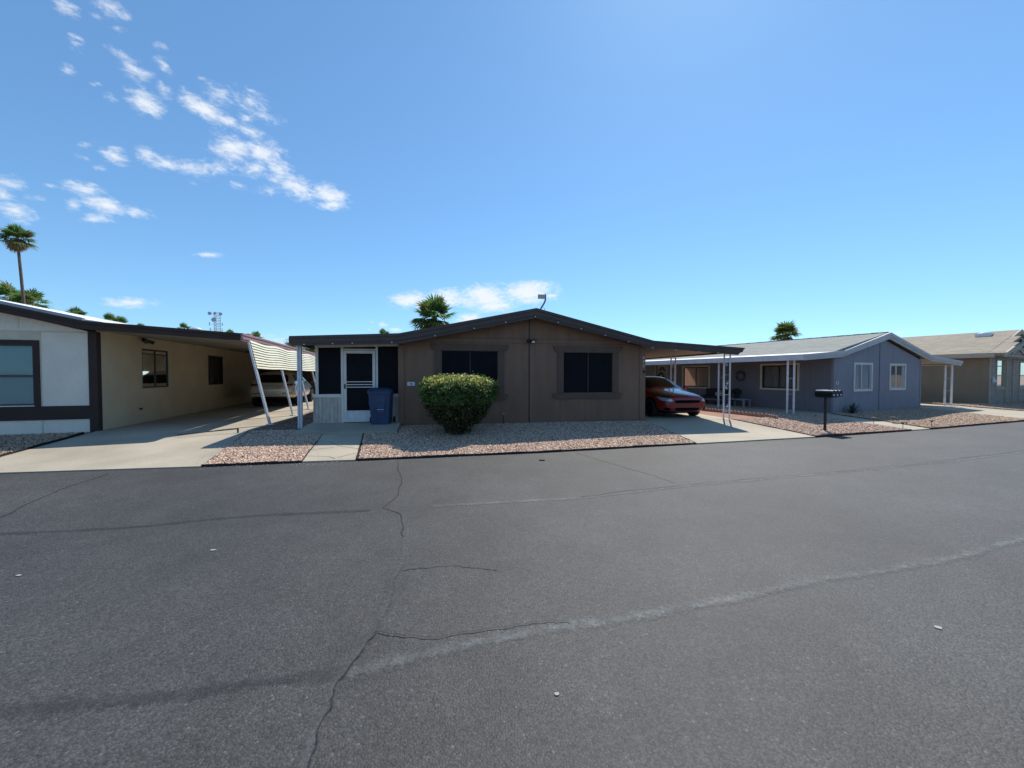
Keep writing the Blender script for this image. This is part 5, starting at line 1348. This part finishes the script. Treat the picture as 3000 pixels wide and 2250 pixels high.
# leafy tree seen over the awning roof
X, Y_, h = palm_at(897, 1034, 30)
TR = thing('leafy_tree', (X, Y_, 0), 0, 'green leafy tree showing between the awning roof and the brown porch', 'tree')
mb = MB(); mb.tube((0, 0, 0), (.1, 0, h * .6), .14, .09, 10)
for k in range(9):
    a = k * 2.4; mb.tube((.1, 0, h * .5), (.1 + 1.3 * math.cos(a), 1.3 * math.sin(a), h * .95 + .3 * math.sin(k)), .05, .015, 6)
mb.build('trunk', M['stem'], TR)
pts = []
for k in range(34):
    c = np.array([rng.normal(.0, .85), rng.normal(0, .8), h + rng.normal(0, .42)]); pts.append(c + rng.normal(0, .22, (330, 3)) * np.array([1, 1, .75]))
P = np.concatenate(pts); n = len(P); nrm = rng.normal(0, 1, (n, 3)); nrm[:, 2] = np.abs(nrm[:, 2]) + .3; nrm /= np.linalg.norm(nrm, axis=1)[:, None]
t = rng.normal(0, 1, (n, 3)); t -= (t * nrm).sum(1)[:, None] * nrm; t /= np.linalg.norm(t, axis=1)[:, None]; b_ = np.cross(nrm, t); s = (rng.uniform(.6, 1.2, n) * .06)[:, None]
V = np.stack([P - t * s, P + b_ * s * .6, P + t * s, P - b_ * s * .6], 1).reshape(-1, 3); F = (np.array([[0, 1, 2, 3]])[None] + (np.arange(n) * 4)[:, None, None]).reshape(-1, 4)
cl = np.array((.07, .11, .04)) * rng.uniform(.6, 1.5, (n, 1)); tri_mesh('crown', V, F, np.repeat(cl, 4, 0), M['leafcol'], TR)

# yucca by the blue wall
YU = thing('yucca', (13.05, 14.72, 0), 0, 'spiky dark yucca at the foot of the blue front wall', 'plant')
mb = MB()
for k in range(80):
    a = random.uniform(0, 2 * math.pi); e = R(random.uniform(12, 80)); L_ = random.uniform(.34, .52); d_ = Vector((math.cos(e) * math.cos(a), math.cos(e) * math.sin(a), math.sin(e))); s_ = Vector((-math.sin(a), math.cos(a), 0)) * .012
    mb.add([Vector((0, 0, .03)) - s_, Vector((0, 0, .03)) + s_, d_ * L_ * .5 + s_ + Vector((0, 0, .05)), d_ * L_ + Vector((0, 0, .02)), d_ * L_ * .5 - s_ + Vector((0, 0, .05))], [(0, 1, 2, 3, 4)])
mb.build('leaves', mat('yucca_leaf', (.05, .07, .05), .6, noise=(8, .3)), YU)

# ------------------------------------------------------------------ radio tower
X, Y_, h = palm_at(635, 925, 260)
RT = thing('radio_tower', (X, Y_, 0), 20, 'distant steel lattice radio tower with round dishes', 'tower')
mb = MB(); H_ = 43.5; n_ = 24
for a in range(3):
    an0 = a * 2 * math.pi / 3; rr = 2.0
    mb.tube((rr * math.cos(an0), rr * math.sin(an0), 0), (rr * math.cos(an0), rr * math.sin(an0), H_), .16, n=5)
    for k in range(n_):
        z0, z1 = H_ * k / n_, H_ * (k + 1) / n_; an1 = (a + 1) * 2 * math.pi / 3
        p0 = (rr * math.cos(an0), rr * math.sin(an0)); p1 = (rr * math.cos(an1), rr * math.sin(an1))
        mb.tube((*p0, z0), (*p1, z1), .07, n=4); mb.tube((*p0, z1), (*p1, z1), .07, n=4)
mb.build('mast', M['steel'], RT)
for (dx, dz, r_) in [(-3.2, 42.3, 1.5), (2.9, 42.2, 1.35), (-.3, 42.6, 1.1), (-1.0, 38.2, 1.9)]:
    mb = MB(); mb.tube((dx, -2.4, dz), (dx, -2.0, dz), r_ * .75, r_ * .45, 16); mb.tube((dx, -2.0, dz), (dx * .5, 0, dz), .15, n=5); mb.build('dish', M['dish'], RT)
for (dx, dz) in [(-3.6, 35.4), (3.6, 35.4), (-3.2, 31.8), (3.4, 31.5), (3.4, 29)]:
    mb = MB(); mb.box(dx - .2, dx + .2, -1.9, -1.6, dz - 1.1, dz + 1.1); mb.tube((0, 0, dz), (dx, -1.7, dz), .09, n=5); mb.build('panel_antenna', M['dish'], RT)

# ------------------------------------------------------------------ cars
def loft_body(stations, name='tmp'):
    """stations: (s, [7 (y,z) points from sill to roof centre]); returns subdivided mesh and BVH, nose at y=0 looking to -y"""
    bm = bmesh.new(); rings = []
    for s, pts in stations:
        full = [(y, z) for y, z in pts] + [(-y, z) for y, z in pts[-2::-1]]
        rings.append([bm.verts.new((y, s, z)) for y, z in full])
    n = len(rings[0])
    for a, b in zip(rings[:-1], rings[1:]):
        for i in range(n - 1): bm.faces.new((a[i], a[i + 1], b[i + 1], b[i]))
        bm.faces.new((a[n - 1], a[0], b[0], b[n - 1]))
    bm.faces.new(rings[0]); bm.faces.new(rings[-1][::-1])
    bmesh.ops.recalc_face_normals(bm, faces=bm.faces)
    me = bpy.data.meshes.new(name); bm.to_mesh(me); bm.free()
    o = bpy.data.objects.new(name, me); col.objects.link(o)
    md = o.modifiers.new('s', 'SUBSURF'); md.levels = 3; md.render_levels = 3
    dg = bpy.context.evaluated_depsgraph_get(); me2 = bpy.data.meshes.new_from_object(o.evaluated_get(dg))
    bpy.data.objects.remove(o)
    bm = bmesh.new(); bm.from_mesh(me2); bv = BVHTree.FromBMesh(bm); bm.free()
    me2.polygons.foreach_set('use_smooth', [True] * len(me2.polygons))
    return me2, bv
def patch(bv, quad, direction, m, parent, name, off=.004, n=14, rnd=0.0):
    """conform a rounded quad (4 corners a,b) to the body by ray casting; direction 'front' (a=x,b=z) 'rear' or 'side+1/-1' (a=y,b=z)"""
    V = []; ok = {}
    for i in range(n + 1):
        for j in range(n + 1):
            s, t = i / n * 2 - 1, j / n * 2 - 1
            if rnd:
                s2 = s * math.sqrt(max(0, 1 - rnd * t * t / 2)); t2 = t * math.sqrt(max(0, 1 - rnd * s * s / 2))
            else: s2, t2 = s, t
            u, v = (s2 + 1) / 2, (t2 + 1) / 2
            (a0, b0), (a1, b1), (a2, b2), (a3, b3) = quad
            a = a0 * (1 - u) * (1 - v) + a1 * u * (1 - v) + a2 * u * v + a3 * (1 - u) * v
            b = b0 * (1 - u) * (1 - v) + b1 * u * (1 - v) + b2 * u * v + b3 * (1 - u) * v
            if direction == 'front': o_, d_ = Vector((a, -3, b)), Vector((0, 1, 0))
            elif direction == 'rear': o_, d_ = Vector((a, 9, b)), Vector((0, -1, 0))
            elif direction == 'top': o_, d_ = Vector((a, b, 4)), Vector((0, 0, -1))
            else:
                sg = 1 if direction == 'side+' else -1
                o_, d_ = Vector((sg * 4, a, b)), Vector((-sg, 0, 0))
            h = bv.ray_cast(o_, d_)
            if h[0] is not None:
                nn = h[1] if h[1].dot(d_) < 0 else -h[1]
                ok[(i, j)] = len(V); V.append(h[0] + nn * off)
    F = []
    for i in range(n):
        for j in range(n):
            k = [(i, j), (i + 1, j), (i + 1, j + 1), (i, j + 1)]
            if all(q in ok for q in k):
                vs = [V[ok[q]] for q in k]
                if max((vs[0] - vs[2]).length, (vs[1] - vs[3]).length) < .45: F.append([ok[q] for q in k])
    mb = MB(); mb.add(V, F); return mb.build(name, m, parent, smooth=True)
def wheel(parent, x, y, r, w, rimm, side):
    mb = MB(); n = 28
    prof = [(-w / 2, r * .68), (-w / 2, r * .93), (-w / 2 + .02, r), (w / 2 - .02, r), (w / 2, r * .93), (w / 2, r * .68)]
    vs = []
    for k in range(n):
        a = 2 * math.pi * k / n
        for (xx, rr) in prof: vs.append((x + xx, y + rr * math.cos(a), r + rr * math.sin(a)))
    m_ = len(prof); fs = []
    for k in range(n):
        for j in range(m_ - 1): fs.append((k * m_ + j, k * m_ + j + 1, ((k + 1) % n) * m_ + j + 1, ((k + 1) % n) * m_ + j))
    mb.add(vs, fs); w_ = mb.build('wheel', M['rubber'], parent, smooth=True)
    mb = MB(); xo = x + side * (w / 2 - .03)
    mb.tube((x - side * .05, y, r), (xo - side * .02, y, r), r * .68, n=24)
    for k in range(5):
        a = k * 2 * math.pi / 5 + .3; mb.bar((xo, y, r), (xo, y + r * .66 * math.cos(a), r + r * .66 * math.sin(a)), .03, .07, up=(1, 0, 0))
    mb.tube((xo - side * .01, y, r), (xo + side * .015, y, r), r * .18, n=12)
    mb.build('rim', M[rimm], w_)
    return w_

# red coupe, nose toward the street
cp = FB.w(9.1, .12)
CR = thing('parked_car', (cp[0], cp[1], .03), 10, 'red car with black hood parked under the brown carport', 'car')
low = lambda w: [(w * .93, .19), (w * .985, .34)]
ST = [(0.00, [(.50, .26), (.60, .34), (.62, .50), (.58, .62), (.45, .675), (.25, .69), (0, .695)]),
      (0.07, [(.66, .21), (.72, .33), (.74, .50), (.70, .66), (.52, .735), (.28, .755), (0, .76)]),
      (0.30, [(.77, .19), (.83, .34), (.845, .52), (.80, .71), (.60, .80), (.3, .825), (0, .83)]),
      (0.75, [(.81, .19), (.865, .36), (.875, .60), (.83, .80), (.64, .875), (.3, .905), (0, .91)]),
      (1.20, [(.81, .19), (.87, .36), (.88, .62), (.85, .86), (.67, .94), (.32, .965), (0, .97)]),
      (1.38, [(.81, .19), (.87, .36), (.88, .63), (.86, .89), (.69, 1.00), (.34, 1.045), (0, 1.055)]),
      (2.00, [(.81, .19), (.87, .36), (.88, .64), (.87, .92), (.60, 1.315), (.34, 1.375), (0, 1.385)]),
      (2.30, [(.81, .19), (.87, .36), (.88, .64), (.87, .93), (.59, 1.355), (.34, 1.41), (0, 1.42)]),
      (2.95, [(.81, .19), (.87, .36), (.88, .64), (.87, .94), (.58, 1.34), (.33, 1.40), (0, 1.41)]),
      (3.55, [(.81, .20), (.87, .38), (.88, .66), (.86, .95), (.60, 1.20), (.33, 1.25), (0, 1.26)]),
      (4.05, [(.79, .24), (.85, .42), (.86, .68), (.82, .94), (.62, 1.02), (.33, 1.05), (0, 1.06)]),
      (4.33, [(.70, .30), (.78, .45), (.79, .68), (.74, .90), (.58, .96), (.30, .98), (0, .985)]),
      (4.40, [(.60, .36), (.68, .48), (.69, .68), (.64, .84), (.50, .88), (.28, .90), (0, .90)])]
me2, bv = loft_body(ST, 'body')
me2.materials.append(M['red_paint'])
ob = bpy.data.objects.new('body', me2); col.objects.link(ob); ob.parent = CR
patch(bv, [(-.74, .10), (.74, .10), (.80, 1.12), (-.80, 1.12)], 'top', M['black_paint'], CR, 'hood', off=.006, n=26, rnd=.25)
patch(bv, [(-.70, 1.34), (.70, 1.34), (.60, 1.98), (-.60, 1.98)], 'top', M['car_glass'], CR, 'windshield', n=18)
patch(bv, [(-.57, 2.02), (.57, 2.02), (.55, 3.05), (-.55, 3.05)], 'top', M['black_paint'], CR, 'roof', n=14)
for sg in ('side+', 'side-'): patch(bv, [(1.55, .95), (3.35, .98), (3.05, 1.29), (2.12, 1.29)], sg, M['car_glass'], CR, 'side_window', n=16)
patch(bv, [(-.46, .525), (.46, .525), (.47, .625), (-.47, .625)], 'front', M['grille'], CR, 'grille', off=.006, rnd=.35)
patch(bv, [(-.42, .27), (.42, .27), (.47, .375), (-.47, .375)], 'front', M['grille'], CR, 'lower_grille', off=.006, rnd=.3)
for sx in (-1, 1):
    h = patch(bv, [(sx * .52, .575), (sx * .80, .60), (sx * .825, .72), (sx * .55, .665)], 'front', M['lamp_lens'], CR, 'headlight', off=.008, n=16, rnd=.35)
    patch(bv, [(sx * .60, .615), (sx * .67, .62), (sx * .67, .67), (sx * .60, .66)], 'front', M['chrome'], h, 'reflector', off=.014, n=6, rnd=.8)
    patch(bv, [(sx * .60, .28), (sx * .74, .29), (sx * .76, .38), (sx * .62, .37)], 'front', M['grille'], CR, 'fog_lamp_recess', off=.006, n=8, rnd=.4)
    mb = MB(); mb.sphere((sx * .97, 1.55, 1.0), .10, 12, 8, (1.0, .6, .75)); mb.box(sx * .93 - .05, sx * .93 + .05, 1.53, 1.58, .93, .97); mb.build('mirror', M['red_paint'], CR, smooth=True)
    dirn = 'side+' if sx > 0 else 'side-'
    for yy in (.86, 3.50):
        patch(bv, [(yy - .37, .0), (yy + .37, .0), (yy + .37, .70), (yy - .37, .70)], dirn, M['grille'], CR, 'wheel_arch', off=.005, n=16, rnd=.95)
        wheel(CR, sx * .80, yy, .31, .21, 'dark_rim', sx)
mb = MB(); mb.box(-.6, .6, .3, 4.0, .16, .26); mb.build('underbody', M['grille'], CR)

# pale SUV, tail toward the street: body authored nose-first, so rotate 180
sp_ = FL.w(2.14, 7.0)
SV = thing('parked_suv', (sp_[0], sp_[1], .035), 17 + 180, 'pale pearl beige SUV seen from behind under the louvred carport', 'car')
LN = 4.7
ST = [(0.00, [(.50, .40), (.62, .50), (.66, .66), (.60, .78), (.45, .84), (.25, .86), (0, .865)]),
      (0.12, [(.74, .30), (.82, .44), (.84, .66), (.78, .84), (.55, .92), (.3, .945), (0, .95)]),
      (0.60, [(.86, .27), (.92, .46), (.93, .72), (.86, .94), (.66, 1.03), (.32, 1.06), (0, 1.065)]),
      (1.15, [(.87, .27), (.935, .48), (.94, .76), (.89, 1.02), (.70, 1.10), (.35, 1.125), (0, 1.13)]),
      (1.35, [(.87, .27), (.935, .48), (.94, .77), (.90, 1.04), (.72, 1.17), (.36, 1.21), (0, 1.22)]),
      (1.95, [(.87, .27), (.935, .48), (.94, .78), (.91, 1.06), (.70, 1.53), (.38, 1.61), (0, 1.62)]),
      (2.40, [(.87, .27), (.935, .48), (.94, .78), (.91, 1.07), (.69, 1.60), (.38, 1.67), (0, 1.68)]),
      (3.60, [(.87, .28), (.935, .48), (.94, .79), (.92, 1.09), (.69, 1.59), (.38, 1.66), (0, 1.67)]),
      (4.10, [(.87, .30), (.935, .50), (.94, .80), (.92, 1.10), (.70, 1.52), (.38, 1.60), (0, 1.61)]),
      (4.38, [(.86, .33), (.93, .52), (.94, .80), (.91, 1.08), (.74, 1.28), (.40, 1.36), (0, 1.37)]),
      (4.58, [(.80, .36), (.88, .54), (.90, .74), (.87, 1.02), (.72, 1.10), (.40, 1.13), (0, 1.14)]),
      (4.70, [(.70, .40), (.78, .52), (.80, .66), (.74, .76), (.60, .82), (.35, .84), (0, .845)])]
me2, bv = loft_body(ST, 'body'); me2.materials.append(M['pearl_paint'])
ob = bpy.data.objects.new('body', me2); col.objects.link(ob); ob.parent = SV
patch(bv, [(-.66, 1.10), (.66, 1.10), (.56, 1.47), (-.56, 1.47)], 'rear', M['car_glass'], SV, 'rear_window', n=18, rnd=.25)
patch(bv, [(-.70, .30), (.70, .30), (.82, .47), (-.82, .47)], 'rear', M['black_plastic'], SV, 'lower_bumper', n=14)
patch(bv, [(-.36, .82), (.36, .82), (.40, 1.0), (-.40, 1.0)], 'rear', mat('pearl_shaded', (.40, .36, .29), .5), SV, 'plate_recess', off=.003, n=8)  # flat patch, the recess shade is put into a darker pearl
patch(bv, [(-.16, .84), (.16, .84), (.16, .97), (-.16, .97)], 'rear', M['plate'], SV, 'license_plate', off=.012, n=4)
patch(bv, [(-.60, 1.36), (.60, 1.36), (.58, 1.39), (-.58, 1.39)], 'rear', M['car_glass'], SV, 'spoiler_gap', off=.01, n=8)
for sx in (-1, 1):
    patch(bv, [(sx * .50, .98), (sx * .84, .94), (sx * .86, 1.08), (sx * .52, 1.03)], 'rear', M['tail_red'], SV, 'tail_light', off=.01, n=12, rnd=.5)
    patch(bv, [(sx * .42, .60), (sx * .78, .60), (sx * .80, .645), (sx * .42, .645)], 'rear', mat('dull_red_reflector', (.22, .09, .06), .3), SV, 'reflector', off=.007, n=6)
    dirn = 'side+' if sx > 0 else 'side-'
    patch(bv, [(1.75, 1.12), (4.25, 1.17), (4.05, 1.46), (2.15, 1.52)], dirn, M['car_glass'], SV, 'side_window', n=18, rnd=.12)
    patch(bv, [(4.05, .98), (4.5, .96), (4.5, 1.04), (4.1, 1.06)], dirn, M['tail_red'], SV, 'tail_light', off=.009, n=8, rnd=.3)
    mb = MB(); mb.sphere((sx * 1.03, 1.65, 1.12), .12, 12, 8, (1.0, .6, .8)); mb.build('mirror', M['black_plastic'], SV, smooth=True)
    for yy in (.95, 3.72):
        patch(bv, [(yy - .42, .0), (yy + .42, .0), (yy + .42, .80), (yy - .42, .80)], dirn, M['grille'], SV, 'wheel_arch', off=.005, n=16, rnd=.95)
        wheel(SV, sx * .86, yy, .36, .23, 'rim', sx)
# shift the body so that the origin is at its tail
for ch in SV.children: ch.location = (0, -LN, 0)
mb = MB(); mb.box(-.7, .7, -4.3, -.25, .2, .33); mb.build('underbody', M['grille'], SV)
